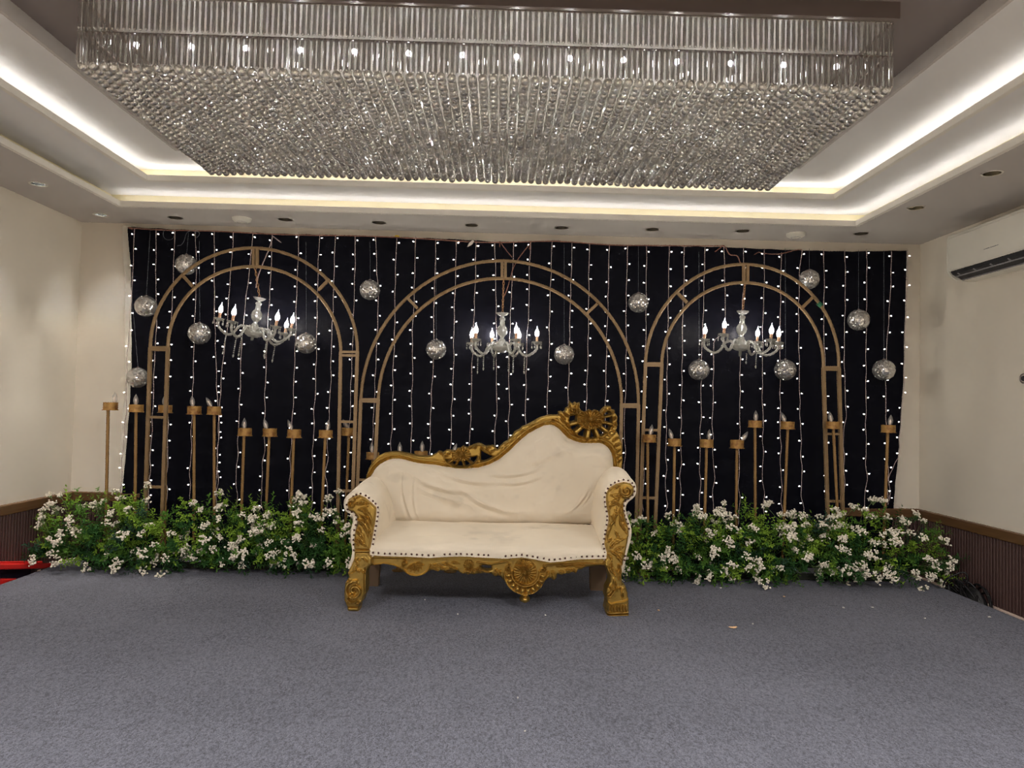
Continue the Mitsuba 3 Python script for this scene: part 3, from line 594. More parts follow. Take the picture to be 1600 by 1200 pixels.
# ------------------------------------------------------------------ three small crystal chandeliers
CGLASS = mat('chandelier_glass', {'type': 'blendbsdf', 'weight': 0.48, 'a': {'type': 'dielectric', 'int_ior': 1.5}, 'b': {'type': 'roughplastic', 'diffuse_reflectance': rgb(.85, .85, .78), 'alpha': .12}})
SLEEVE = mat('candle_sleeve', pbr((0.62, 0.36, 0.22), 0.4))
CHAIN = mat('chain_brass', pbr((0.42, 0.24, 0.13), .4, .6))
FLAMEB = mat('flame_glass', pbr((0.9, .85, .75), .3))
def fluted(prof, n, amp, k):
    m = lathe(prof, n); v = m.vertices; a = np.arctan2(v[:, 1], v[:, 0]); r = 1 + amp * np.cos(k * a)
    v[:, 0] *= r; v[:, 1] *= r; m.vertices = v; return m
def drop_string(n, r0=.006, gap=.014):
    ms = []
    for i in range(n):
        m = trimesh.creation.icosphere(0, r0 if i < n - 1 else r0 * 1.1)
        if i == n - 1: m.apply_scale([1, 1, 2.2])
        m.apply_translation([0, 0, -i * gap - (r0 * 1.3 if i == n - 1 else 0)]); ms.append(m)
    return cat_(ms)
COL = lathe([(.0001, 0), (.022, .0), (.026, .010), (.014, .020), (.016, .032), (.034, .052), (.040, .075), (.034, .100), (.020, .118), (.017, .150), (.024, .165), (.017, .176), (.008, .182), (.0001, .182)], 16)
DISH = fluted([(.0001, .0), (.012, -.002), (.030, .006), (.044, .020), (.046, .024), (.040, .024), (.026, .012), (.0001, .010)], 32, .04, 8)
BOWL = fluted([(.0001, -.030), (.030, -.028), (.055, -.016), (.068, .004), (.070, .014), (.055, .020), (.040, .036), (.030, .050), (.026, .058), (.0001, .058)], 36, .03, 12)
CUPM = fluted([(.0001, 0), (.010, .0), (.024, .006), (.037, .018), (.039, .021), (.034, .021), (.018, .010), (.0001, .008)], 30, .05, 6)
SLV = lathe([(.0001, 0), (.0105, 0), (.0115, .006), (.0100, .008), (.0100, .044), (.0115, .048), (.0115, .052), (.0001, .052)], 14)
FLM = lathe([(.0001, .0), (.0095, .0), (.0150, .010), (.0170, .021), (.0155, .034), (.0105, .047), (.0050, .058), (.0022, .069), (.0003, .080)], 14)
PL = {k: mikit.ply(m, b, s) for k, m, b, s in (('column', COL, CGLASS, False), ('dish', DISH, CGLASS, 40), ('bowl', BOWL, CGLASS, False), ('drip_cup', CUPM, CGLASS, 40), ('sleeve', SLV, SLEEVE, 40), ('flame_bulb', FLM, FLAMEB, True))}
def arm_mesh(R, zc):
    p = smooth_curve([(.050, .012), (.085, .040), (.115, .022), (.145, -.030), (.185, -.050), (.225, -.036), (R, .0), (R, .030)], 36)
    pts = np.stack([p[:, 0], p[:, 0] * 0, p[:, 1]], 1)
    r = .0098 * (1 + .22 * np.sin(np.arange(36) * 2.2))
    return tube(pts, r, 8)
def small_chandelier(label, u, v, Y, angs, tilt, chain_top, cup_z, drops, S=1.10):
    """(u, v): middle of the bowl; angs: arm directions in degrees; cup_z: height of the drip cups over the bowl."""
    t = thing('small_chandelier', label, 'chandelier', 'small glass chandeliers hanging in the arches')
    c = at(u, v, Y)
    B = T().translate(c.tolist()).rotate([0, 1, 0], tilt).scale(S)
    put = lambda n, tw: obj(n, PL[n], None, t, tw=tw)
    put('bowl', B); put('column', B @ T().translate([0, 0, .055])); put('dish', B @ T().translate([0, 0, .240]))
    hook = np.array((B @ T().translate([0, 0, .262])).matrix)[:3, 3]
    top = at(*chain_top, Y)
    L = np.linalg.norm(top - hook); n = max(3, int(L / .022)); d = (top - hook) / L
    ms = []
    for i in range(n):
        a = np.arange(12) * 2 * np.pi / 12
        q = np.stack([.0075 * np.cos(a), a * 0, .0155 * np.sin(a)], 1)
        m = tube(q, .0026, 5, closed=True); m.apply_transform(trimesh.transformations.rotation_matrix(i * math.pi / 2 + .5, [0, 0, 1])); m.apply_translation(hook + d * (i + .5) * L / n); ms.append(m)
    obj('chain', cat_(ms), CHAIN, t)
    for i, (a, dz) in enumerate(zip(angs, cup_z)):
        A = B @ T().rotate([0, 0, 1], a); R = .262
        am = arm_mesh(R, 0)
        v_ = am.vertices; v_[:, 2] += dz * np.clip((v_[:, 0] - .05) / (R - .05), 0, 1); am.vertices = v_
        k = obj('arm', am, CGLASS, t, tw=A, smooth=60)
        E_ = A @ T().translate([R, 0, .030 + dz])
        obj('drip_cup', PL['drip_cup'], None, k, tw=E_); obj('candle_sleeve', PL['sleeve'], None, k, tw=E_ @ T().translate([0, 0, .008]))
        obj('flame_bulb', PL['flame_bulb'], None, k, tw=E_ @ T().translate([0, 0, .059]), emitter=emit((1.0, .93, .80), FLAME, .5))
        dm = []
        for q in range(5):
            s = drop_string(3, .0055, .012); s.apply_translation([.036 * math.cos(q * 1.257 + a), .036 * math.sin(q * 1.257 + a), .012]); dm.append(s)
        obj('cup_drops', cat_(dm), CGLASS, k, tw=E_)
        for r_, nn in drops[i]:
            obj('drop_string', drop_string(nn), CGLASS, k, tw=A @ T().translate([r_, .008, -.052 + dz * .6]))
    return t
YA = 5.80
small_chandelier('small glass chandelier hanging slightly tilted in the left arch', 396, 521, YA, (180, 255, 110, 321, 52, 0), 8, (398.5, 417), (.02, .0, .02, .02, 0, .03), [[(.19, 10)], [(.2, 10), (.14, 9)], [], [(.17, 8)], [(.2, 9), (.13, 8)], []])
small_chandelier('small glass chandelier hanging level in the tall middle arch', 784, 545, 5.83, (225, 150, 107, 292, 60, 345), 0, (787, 436), (.0, .0, .012, .0, .012, .0), [[(.19, 8)], [(.2, 9)], [(.17, 7)], [(.2, 9)], [(.12, 8)], [(.17, 9)]])
small_chandelier('small glass chandelier hanging in the right arch with three candles to its right', 1157, 542, YA, (155, 225, 72, 302, 45, 350), 3, (1164, 442), (.0, .012, .01, -.005, .02, .0), [[], [], [], [(.14, 7)], [(.12, 5)], []])
# ------------------------------------------------------------------ carved golden sofa with cream upholstery
def _gold(p, n, uv):
    a = pf(p[0] * 7, p[1] * 7, p[2] * 7, octaves=3); b = pf(p[0] * 45, p[1] * 45, p[2] * 45, octaves=2)
    c = mix((0.38, 0.240, 0.055), (0.50, 0.330, 0.090), a)
    return mix(c, mi.Color3f(0.25, 0.14, 0.04), ss(.55, .85, b) * .6)
GOLD = mat('carved_gold', pbr(proc(_gold), 0.33, 0.85))
WOODD = mat('sofa_leg_wood', pbr((0.135, 0.085, 0.050), 0.6))
def _cream(p, n, uv):
    a = pf(p[0] * 4, p[1] * 4, p[2] * 4, octaves=3)
    st = ss(.60, .80, pf(p[0] * 7 + 3, p[1] * 7, p[2] * 9, octaves=3))
    c = mix((0.60, 0.525, 0.415), (0.66, 0.585, 0.475), a)
    return c * (1 - .12 * st)
CREAM = mat('cream_velvet', bumped(pbr(proc(_cream), 0.85, spec=.15, sheen=.35), lambda p, n, uv: pn(p[0] * 420, p[1] * 420, p[2] * 420), .0004))
NAIL = mat('nail_brass', pbr((0.060, 0.022, 0.018), 0.35, .4))

class Relief:
    """A carved board: outline (metres, x-z), heights towards the viewer on a fine grid."""
    def __init__(s, poly, res=.0030):
        s.poly = poly if poly.is_valid else poly.buffer(0); x0, z0, x1, z1 = s.poly.bounds; s.res = res
        s.x = np.arange(x0 - res, x1 + 2 * res, res); s.z = np.arange(z0 - res, z1 + 2 * res, res)
        s.X, s.Z = np.meshgrid(s.x, s.z, indexing='ij')
        pts = shapely.points(s.X.ravel(), s.Z.ravel())
        s.inside = shapely.contains(s.poly, pts).reshape(s.X.shape)
        s.d = np.where(s.inside, shapely.distance(s.poly.boundary, pts).reshape(s.X.shape), 0)
        s.H = np.zeros_like(s.X)
    def dist(s, line):
        return shapely.distance(sg.LineString(line), shapely.points(s.X.ravel(), s.Z.ravel())).reshape(s.X.shape)
    def round(s, h, r): e = np.clip(s.d / r, 0, 1); s.H += h * np.sqrt(np.maximum(0, 1 - (1 - e) ** 2))
    def ridge(s, line, w, h, taper=False):
        if taper:
            L = sg.LineString(line); pts = shapely.points(s.X.ravel(), s.Z.ravel()); f = (shapely.line_locate_point(L, pts) / L.length).reshape(s.X.shape)
            w = w * (.25 + .75 * np.sin(np.pi * np.clip(f, .02, .98)) ** .7)
        d = s.dist(line); s.H += h * np.sqrt(np.maximum(0, 1 - (d / w) ** 2))
    def groove(s, line, w, h): d = s.dist(line); s.H -= h * np.exp(-(d / w) ** 2)
    def dome(s, c, rx, rz, h, rot=0):
        a = math.radians(rot); u = (s.X - c[0]) * math.cos(a) + (s.Z - c[1]) * math.sin(a); v = -(s.X - c[0]) * math.sin(a) + (s.Z - c[1]) * math.cos(a)
        s.H += h * np.sqrt(np.maximum(0, 1 - (u / rx) ** 2 - (v / rz) ** 2))
    def leaf(s, p, q, w, h, bend=0.0, veins=4):
        p, q = np.array(p), np.array(q); t = q - p; L = np.linalg.norm(t); t /= L; n = np.array([-t[1], t[0]])
        u = ((s.X - p[0]) * t[0] + (s.Z - p[1]) * t[1]) / L; v = (s.X - p[0]) * n[0] + (s.Z - p[1]) * n[1] - bend * L * np.sin(np.pi * np.clip(u, 0, 1))
        wid = w * np.sin(np.pi * np.clip(u, 0, 1) ** .8) + 1e-6; k = np.clip(1 - (v / wid) ** 2, 0, None) * ((u > 0) & (u < 1))
        g = np.sqrt(k) * h
        g -= (.35 * h * np.exp(-(v / (w * .16)) ** 2) + .16 * h * (np.cos((u * veins + np.abs(v) / w * .5) * 2 * np.pi) < -.3)) * (k > 0)
        s.H = np.where(k > 0, np.maximum(s.H, s.H * .35 + .004 + g), s.H)
    def shell(s, c, rx, rz, n, h, a0=-180, a1=180, r0=.25, rim=0.0):
        u = (s.X - c[0]) / rx; v = (s.Z - c[1]) / rz; r = np.hypot(u, v); a = np.degrees(np.arctan2(v, u))
        m = (r < 1) & (r > r0) & (((a >= a0) & (a <= a1)) if a0 < a1 else ((a >= a0) | (a <= a1)))
        f = np.abs(np.cos(np.radians(a) * n / 2)) ** .6
        s.H = np.where(m, np.maximum(s.H * .6, h * (.62 + .38 * f) * np.sqrt(np.clip(1 - (r - .55) ** 2 * 2.2, 0, 1))), s.H)
    def flutes(s, c, rx, rz, r0, n, h, a0, a1):
        u = (s.X - c[0]) / rx; v = (s.Z - c[1]) / rz; r = np.hypot(u, v); a = np.degrees(np.arctan2(v, u))
        m = (r > r0) & (r < 1) & (a >= a0) & (a <= a1)
        t = (r - r0) / (1 - r0)
        s.H += np.where(m, h * np.abs(np.sin(np.radians(a) * n / 2)) ** .7 * np.sin(np.pi * np.clip(t, 0, 1)) ** .5, 0)
    def scroll(s, c, r, turns, a0, w, h, cw=1):
        t = np.linspace(0, 1, 40); a = math.radians(a0) + cw * t * turns * 2 * np.pi; R = r * (1 - .85 * t)
        s.ridge(np.stack([c[0] + R * np.cos(a), c[1] + R * np.sin(a)], 1), w, h)
    def mesh(s, Y, thick):
        ins = shapely.contains_xy(s.poly, s.X[:-1, :-1] + s.res / 2, s.Z[:-1, :-1] + s.res / 2)
        ci, cj = np.nonzero(ins); n = s.X.shape[1]; vid = lambda i, j: i * n + j
        q = np.stack([vid(ci, cj), vid(ci + 1, cj), vid(ci + 1, cj + 1), vid(ci, cj + 1)], 1)
        e = np.vstack([q[:, [0, 1]], q[:, [1, 2]], q[:, [2, 3]], q[:, [3, 0]]]); key = np.sort(e, 1); _, inv, cnt = np.unique(key, axis=0, return_inverse=True, return_counts=True)
        bd = e[cnt[inv.ravel()] == 1]
        used = np.unique(q); remap = -np.ones(s.X.size, int); remap[used] = np.arange(len(used))
        P = np.stack([s.X.ravel()[used], s.Z.ravel()[used]], 1); H = s.H.ravel()[used].copy()
        bv = remap[np.unique(bd)]; pts = shapely.points(P[bv]); lines = s.poly.boundary
        near = shapely.shortest_line(pts, lines); xy = shapely.get_coordinates(near).reshape(-1, 2, 2)[:, 1]
        dd = np.linalg.norm(xy - P[bv], axis=1); ok = dd < s.res * 1.6; P[bv[ok]] = xy[ok]; H[bv] = np.minimum(H[bv], .001)
        H = H * 2.0; N = len(P)
        V = np.vstack([np.stack([P[:, 0], Y - H, P[:, 1]], 1), np.stack([P[:, 0], np.full(N, Y + thick), P[:, 1]], 1)])
        q = remap[q]; b = remap[bd]
        F = np.vstack([q[:, [0, 1, 2]], q[:, [0, 2, 3]], q[:, [2, 1, 0]] + N, q[:, [3, 2, 0]] + N,
                       np.stack([b[:, 1], b[:, 0], b[:, 0] + N], 1), np.stack([b[:, 1], b[:, 0] + N, b[:, 1] + N], 1)])
        return trimesh.Trimesh(V, F, process=False)
def poly(pts, Y, smooth=0):
    p = xz(pts, Y)
    if smooth: p = smooth_curve(p, smooth, True)
    return sg.Polygon(p).buffer(0)
sofa = thing('sofa', 'ornate two seat sofa with carved golden frame and cream upholstery on the grey stage', 'sofa')
YK, YP = 5.30, 4.62                    # planes of the back frame and of the front posts
def K(*pts): return xz(pts, YK)
def Pt(*pts): return xz(pts, YP)
inner_edge = [(573, 752), (579, 748), (582, 744), (584.2, 740.7), (588.5, 733), (595, 726.6), (604.8, 721), (614.5, 717.8), (625.4, 717.8), (636.2, 720), (647, 723.3), (660, 725.5), (681.7, 727.5), (691.6, 729.5), (709, 732), (728.4, 733), (747.8, 731.8), (765.3, 726.6), (780.8, 718.8), (796.3, 706), (811.8, 690.7), (825.3, 679), (839, 671.3), (850.5, 666), (860, 665), (865.4, 666.5), (872, 670.8), (878.4, 677.8), (886, 685.4), (895.8, 689.8), (905.5, 692.5), (914, 693.5), (925, 693), (935.8, 693), (943.4, 696.3), (948.8, 700.6), (953.2, 708), (955.3, 717), (956, 728), (956.5, 745)]
outer_edge = [(972, 745), (971.6, 729), (973.2, 717), (971.6, 710), (972.8, 704), (971.6, 693), (968.3, 684.3), (965.5, 676.8), (962.4, 672.4), (964.8, 664), (963.6, 659), (965.3, 653), (962.5, 646.4), (960.5, 645), (959.7, 640), (955.3, 639), (954, 634.5), (948.8, 633.5), (944.5, 635), (940, 639.5), (936.4, 644.8), (933.7, 641.5), (929.3, 639.6), (925, 642.6), (920.7, 639.4), (917.4, 641.2), (912, 643.4), (907.7, 640.5), (905.5, 636.7), (905.5, 628), (901, 630), (898.5, 627.5), (894.7, 630.5), (889.8, 626.5), (888, 634.5), (883.8, 637.2), (882.5, 641), (879.5, 643.2), (876, 641.6), (872, 643), (872.5, 647.5), (858, 647.5), (844.7, 651), (833, 657.8), (823.4, 663.2), (815.6, 666), (812, 670), (804, 674), (800.5, 680), (796, 683), (793, 688), (788.5, 690), (782.7, 695), (777, 702), (774.5, 699), (770.4, 695.2), (764.9, 696), (758, 696.5), (752.5, 692.6), (745.6, 692), (737.4, 695.2), (733, 697), (729, 699), (723.6, 696), (719, 700), (715.4, 699.6), (711, 704), (703, 702.6), (697.5, 702.2), (692, 706.5), (686, 704), (681, 708), (674, 711.6), (662, 712.3), (649, 711), (638.3, 708), (624.3, 705.3), (611.3, 705.3), (600.4, 707.4), (590.7, 712.3), (582, 721.5), (576.6, 731), (573.3, 740.7), (571.5, 752)]
crest_poly = sg.Polygon(K(*inner_edge) + K(*outer_edge)).buffer(0)
def ell(c, rx, ry, a0=0, a1=360, n=48):
    return [(c[0] + rx * math.cos(math.radians(a)), c[1] + ry * math.sin(math.radians(a))) for a in np.linspace(a0, a1, n)]
# the pierced wheel right, the smaller one left
FC, WC = (921.2, 655), (921.8, 657.5)
hole = sg.Polygon(K(*ell(WC, 32.5, 25.8))).difference(sg.Polygon(K(*ell(FC, 22.5, 16.5)))).difference(sg.Polygon(K((880, 600), (960, 600), (960, 647), (943, 649), (938, 652), (905, 648), (880, 651.5))))
hole = hole.union(sg.Polygon(K((942.5, 649), (945, 645), (950, 643.5), (953, 648), (953, 660), (944, 656))))
def spoke_poly(a, c, r0, r1, w0, w1, ky):
    d = np.array([math.cos(math.radians(a)), math.sin(math.radians(a)) * ky]); n = np.array([-d[1], d[0]]) / np.linalg.norm(d)
    c = np.array(c); return sg.Polygon(K(*(c + d * r0 - n * w0, c + d * r1 - n * w1, c + d * r1 + n * w1, c + d * r0 + n * w0)))
spk = [(a, w) for a, w in ((-12, 2.0), (16, 2.4), (42, 3.0), (70, 3.4), (98, 3.7), (132, 3.6), (163, 3.2))]
for a, w in spk: hole = hole.difference(spoke_poly(a, FC, 14, 40, w * 1.15, w * 1.35, .8))
LC = (721, 714)
hole2 = sg.Polygon(K(*ell((721, 712.5), 24, 15.5, 0, 180))).difference(sg.Polygon(K(*ell((721, 711), 15.5, 9.5)))).difference(sg.Polygon(K((690, 690), (752, 690), (752, 711), (740, 714), (700, 718), (690, 716))))
for a in (50, 80, 110, 138): hole2 = hole2.difference(spoke_poly(a, (721, 711), 8, 30, 2.0, 2.3, .65))
hole3 = sg.Polygon(K((752, 704), (756, 707), (764, 711), (770, 713), (764, 717), (756, 720), (751.5, 719)))
crest = Relief(crest_poly.difference(hole).difference(hole2).difference(hole3))
din = crest.dist(K(*inner_edge))
crest.round(.016, .014)
crest.H += .007 * np.exp(-((din - .010) / .005) ** 2) - .004 * np.exp(-((din - .020) / .0028) ** 2) + .006 * np.exp(-((din - .034) / .008) ** 2) - .003 * np.exp(-((din - .0455) / .0025) ** 2)
k1 = lambda u, v: K((u, v))[0]
PXM = YK / FOC
crest.flutes(k1(*WC), 45 * PXM, 37 * PXM, .80, 26, .008, -160, -8)
crest.ridge(K(*ell(WC, 33.8, 27, -20, 195)), .0055, .008)
crest.shell(k1(*FC), 20.5 * PXM, 15 * PXM, 22, .026, r0=.2)
crest.ridge(K(*ell(FC, 21, 15.6)), .005, .012)
crest.dome(k1(*FC), 4.2 * PXM, 4.2 * PXM, .034)
for a, w in spk: crest.ridge(K(*[(FC[0] + r * math.cos(math.radians(a)), FC[1] + .8 * r * math.sin(math.radians(a))) for r in (19, 33)]), w * PXM * 1.5, .020)
for i in range(5): crest.dome(k1(910 + i * 5.4, 641.5 - (1.2 if i in (1, 2, 3) else -1)), 3 * PXM, 3 * PXM, .02)
# left crown: scroll and leaves
crest.scroll(k1(895, 641.5), 6.5 * PXM, 1.4, 200, .0055, .016)
for p, q, w in (((893, 650), (889.5, 627.5), 3.0), ((898, 648), (900, 628), 3.2), ((903, 646), (905, 628.5), 2.8), ((890, 652), (878, 642), 3), ((884, 656), (872.5, 643.5), 2.8), ((886, 662), (874, 653), 3), ((900, 650), (911.5, 643.5), 2.8), ((889, 668), (880, 655), 2.6)):
    crest.leaf(k1(*p), k1(*q), w * PXM, .015, .06)
for p, q, w in (((941, 652), (948, 634), 3.2), ((950, 641), (955.5, 635.5), 2.4), ((953, 650), (960.5, 641), 3), ((955, 658), (964.5, 650), 3.2), ((956, 668), (965, 658), 3.2), ((957, 678), (963.5, 667), 3), ((955, 690), (968, 683), 3.4), ((957, 699), (971.5, 692), 3.6), ((958, 708), (972, 701), 3.6), ((960, 717), (972, 709), 3.4), ((962, 724), (973, 716), 3)):
    crest.leaf(k1(*p), k1(*q), w * PXM, .014, .10)
crest.ridge(K((943, 646), (947, 641), (952, 641.5), (955, 647)), .006, .01)
# slope and its leaves, ring motif
for p, q, w in (((800, 692), (776, 702.5), 3.4), ((806, 684), (784, 695), 3.6), ((815, 675), (795, 686), 3.6), ((828, 668), (808, 673.5), 3.6), ((842, 660), (822, 664.5), 3.4), ((866, 655), (842, 660), 3.2)):
    crest.leaf(k1(*p), k1(*q), w * PXM, .012, .08)
crest.scroll(k1(868.5, 657), 4.2 * PXM, 1, 0, .003, .008); crest.scroll(k1(862, 657), 3.5 * PXM, 1, 0, .003, .007)
# left shell
crest.ridge(K(*ell((721, 712), 27, 18.5, 5, 185)), .006, .010)
crest.shell(k1(721, 710.5), 14.5 * PXM, 12 * PXM, 18, .024, r0=.2); crest.dome(k1(722, 709), 3 * PXM, 3 * PXM, .03)
for p, q, w in (((702, 713), (684, 704), 3.2), ((706, 708), (693, 707), 2.6), ((708, 706), (702, 702.5), 2.6), ((714, 705), (715.5, 699.8), 2.4), ((724, 702), (724, 696.5), 2.6), ((733, 702), (737, 695.5), 2.8), ((742, 702), (746, 692.5), 3), ((750, 702), (758, 696), 3), ((757, 704), (770, 696), 3.2), ((764, 709), (776, 701), 3)):
    crest.leaf(k1(*p), k1(*q), w * PXM, .013, .05)
crest.ridge(K((738, 700), (745, 694.5), (752, 695.5), (757, 702), (764, 706)), .006, .008)
obj('back_frame', crest.mesh(YK, .050), GOLD, sofa, smooth=35)

# front posts with their legs
def post_mesh(outline, deco, thick):
    r = Relief(sg.Polygon(Pt(*outline)).buffer(0), .0028); r.round(.017, .016); deco(r); return r.mesh(YP, thick)
p1 = lambda u, v: Pt((u, v))[0]
PM = YP / FOC
left_post = [(543, 785), (545.8, 778.9), (552.8, 774.8), (562.4, 772.4), (572, 777), (582.5, 785.9), (588.6, 792), (588.6, 802.5), (586.9, 816.5), (584.3, 830.5), (581.6, 844.5), (579.9, 855), (579.5, 865.5), (583, 870.8), (583, 880.4), (576.8, 885.5), (573.5, 895.3), (574.2, 912.8), (573, 925), (567.8, 938), (563, 945), (561.8, 954.5), (544, 953.9), (543, 946.9), (538.8, 937.3), (538.4, 925), (539.6, 911), (545.8, 900.5), (543.6, 894), (549.3, 883), (553.6, 872.5), (554.5, 862), (553.6, 848), (554.5, 834), (558.9, 820), (558.9, 807.8), (552.8, 799.9), (544.9, 797.3)]
def deco_l(r):
    L = lambda *p: Pt(*p)
    r.scroll(p1(552, 787), 7 * PM, 1.2, 60, .006, .013)
    for p, q, w, b in (((556, 786), (576, 788), 4.5, .12), ((560, 795), (578, 789), 4, -.1), ((557, 808), (577, 841), 5.0, .16), ((563, 802), (580, 832), 4.4, .14), ((568, 796), (583, 822), 4.0, .12), ((556, 826), (573, 848), 4.6, .1), ((555, 838), (568, 851), 3.6, .1)): r.leaf(p1(*p), p1(*q), w * PM, .016, b, 3)
    for p, q, w, b in (((546, 790), (556, 778), 3.2, .1), ((553, 779), (566, 776), 3, .1), ((564, 779), (582, 790), 3.4, .1), ((572, 790), (585, 806), 3.6, -.1), ((566, 797), (584, 812), 3.4, .1), ((574, 812), (582, 842), 3.4, .05), ((558, 818), (563, 848), 3.2, .2), ((554, 842), (563, 856), 3, .1), ((566, 842), (578, 854), 3.2, -.1), ((556, 868), (566, 884), 3.4, -.1), ((566, 869), (579, 880), 3.4, .1), ((552, 886), (566, 896), 3.4, .15), ((562, 886), (573, 898), 3, .1), ((543, 912), (552, 902), 3, .2), ((542, 938), (552, 944), 3, .1), ((556, 943), (567, 934), 3, -.1)): r.leaf(p1(*p), p1(*q), w * PM, .012, b, 3)
    for v in (857, 861.5): r.groove(L((552, v - .5), (581, v + .5)), .0022, .008)
    r.ridge(L((553, 859.3), (580, 859.8)), .006, .005)
    r.leaf(p1(562, 876), p1(545, 896), 4 * PM, .013, .12, 2); r.leaf(p1(556, 872), p1(566, 876), 3 * PM, .012, .2, 2)
    r.scroll(p1(556, 920), 15 * PM, 1.5, 80, .010, .016); r.scroll(p1(552, 931), 9 * PM, 1.1, -30, .007, .012, -1)
    r.leaf(p1(561, 905), p1(567, 925), 4 * PM, .014, -.15, 2)
    r.groove(L((541, 946.5), (566, 947)), .003, .012)
    r.groove(L((572, 886), (570, 905), (571, 925)), .003, .007)
obj('front_leg', post_mesh(left_post, deco_l, .075), GOLD, sofa, smooth=35)
right_post = [(947, 770), (951.3, 761.7), (961.7, 755.4), (974.2, 752.3), (984.6, 754.4), (989.8, 760.6), (989.8, 770), (984.6, 777.3), (976.3, 780.4), (973, 790.8), (975.2, 805.4), (980.4, 818), (982.5, 830.4), (980.4, 845), (975.2, 870), (971, 884.6), (971, 899), (972, 912), (977, 915), (980.4, 926.3), (982, 941), (982, 961.9), (948, 963.8), (947, 957.5), (944.6, 951.3), (947, 936.7), (944.4, 930.4), (946, 918), (951.3, 907.5), (951.3, 899), (947.5, 887.5), (942.5, 881), (943.5, 875), (946, 871), (947, 862), (943.5, 849), (946, 832.5), (950, 815.8), (950, 805.4), (947, 790.8), (945.8, 778.3)]
def deco_r(r):
    L = lambda *p: Pt(*p)
    r.scroll(p1(977, 766), 10 * PM, 1.5, 160, .0065, .014)
    for p, q, w, b in (((972, 770), (950, 772), 5, .12), ((968, 778), (949, 783), 4.6, .1), ((966, 785), (949, 790), 4, -.1), ((962, 790), (955, 812), 4.6, .1), ((972, 782), (980, 824), 4.4, -.14), ((968, 800), (979, 832), 4.0, -.12), ((962, 806), (948, 844), 5.0, -.14), ((955, 812), (948, 836), 3.2, -.1), ((950, 856), (978, 840), 4.8, .14), ((956, 862), (976, 852), 4.0, .1), ((951, 858), (972, 884), 5.2, .16), ((953, 872), (962, 900), 4.4, -.12), ((948, 886), (958, 922), 4.2, -.2), ((964, 878), (969, 900), 3.4, .05)): r.leaf(p1(*p), p1(*q), w * PM, .016, b, 3)
    r.ridge(L((947, 926), (951, 924), (957, 914), (958, 905)), .006, .010); r.ridge(L((946, 930), (952, 930), (959, 920)), .0055, .010)
    for p, q, w, b in (((950, 768), (962, 757), 3.2, .1), ((958, 764), (972, 756), 3, .1), ((968, 776), (985, 778), 3, .1), ((950, 796), (958, 784), 3, .1), ((962, 786), (973, 796), 3.2, .1), ((951, 802), (960, 822), 3.2, .1), ((966, 792), (975, 812), 3, .1), ((970, 822), (981, 838), 3.2, .1), ((958, 826), (966, 850), 3.4, .1), ((946, 846), (956, 836), 3, -.1), ((946, 862), (956, 876), 3.4, .1), ((962, 862), (976, 866), 3.2, .1), ((964, 866), (970, 882), 3.2, .1), ((946, 880), (954, 898), 3.2, -.1), ((960, 884), (966, 912), 3.2, .08), ((956, 900), (962, 930), 3.2, .1), ((964, 912), (972, 932), 3, .1), ((950, 934), (960, 922), 3, .1)): r.leaf(p1(*p), p1(*q), w * PM, .012, b, 3)
    r.leaf(p1(972, 936), p1(975, 914), 3.4 * PM, .013, .1, 2)
    r.ridge(L((946, 937), (953, 941), (962, 939), (972, 938), (980, 934)), .005, .010)
    for i in range(7): r.ridge(L((950 + i * 4.4, 943), (949.5 + i * 4.6, 953)), .007, .010, True)
    r.ridge(L((946, 955.5), (981, 954.5)), .005, .006); r.groove(L((946, 958.8), (982, 957.8)), .0025, .012)
obj('front_leg', post_mesh(right_post, deco_r, .075), GOLD, sofa, smooth=35)

# carved apron with pendant
apron_out = [(580, 884), (583, 883), (600, 880.5), (614.6, 883.5), (626.4, 888), (631.7, 893.3), (641, 898), (651.4, 899.4), (664.5, 896), (673.7, 890.7), (679, 890), (684, 893), (688, 890.7), (694, 892), (701, 888.7), (707, 892.8), (713, 889.4), (717, 893), (722, 896), (740.6, 896.8), (752.4, 895.2), (766.9, 895), (770, 898), (775, 900.8), (778, 898.5), (782.8, 900.2), (788, 907.7), (794.6, 918.2), (802.5, 924), (813, 928.4), (814.5, 931.5), (811.7, 936), (813, 939.5), (818.2, 941), (827, 939.6), (828.2, 935.5), (825, 931), (825.5, 928.4), (835.3, 926), (845.8, 917), (852.4, 905), (859, 902), (865.5, 906.4), (869.4, 902.5), (870.7, 896.3), (877, 898), (883.9, 895.3), (889, 896), (894.4, 892.7), (899.6, 895.8), (903, 890), (909, 889), (915.4, 885.4), (939, 883), (950, 885), (950, 866), (580, 862)]
YAPR = 4.66
AP = lambda *p: xz(p, YAPR)
ap1 = lambda u, v: AP((u, v))[0]
AM = YAPR / FOC
apron = Relief(sg.Polygon(AP(*apron_out)).buffer(0).difference(sg.Polygon(AP((750, 883.5), (758, 882.5), (767, 883.5), (768, 888.5), (760, 889.5), (754, 887)))), .0028)
apron.round(.012, .012)
apron.H += np.where(apron.Z > ap1(760, 874)[1], .004, 0)
CC = (821, 893)
apron.ridge(AP(*ell(CC, 33.5, 34.5, 0, 180)), .006, .008); apron.flutes(ap1(*CC), 32 * AM, 33 * AM, .68, 20, .014, -175, -5)
apron.ridge(AP(*ell(CC, 21.5, 21, -5, 185)), .0065, .014)
apron.shell(ap1(820, 892), 18 * AM, 19 * AM, 22, .024, r0=.18); apron.shell(ap1(819, 885), 15 * AM, 13 * AM, 24, .018, 15, 165, .25); apron.dome(ap1(819, 892), 3.6 * AM, 3.6 * AM, .032)
for u, cw in ((795, 1), (848, -1)): apron.scroll(ap1(u, 888), 6 * AM, 1.3, 90, .0055, .012, cw)
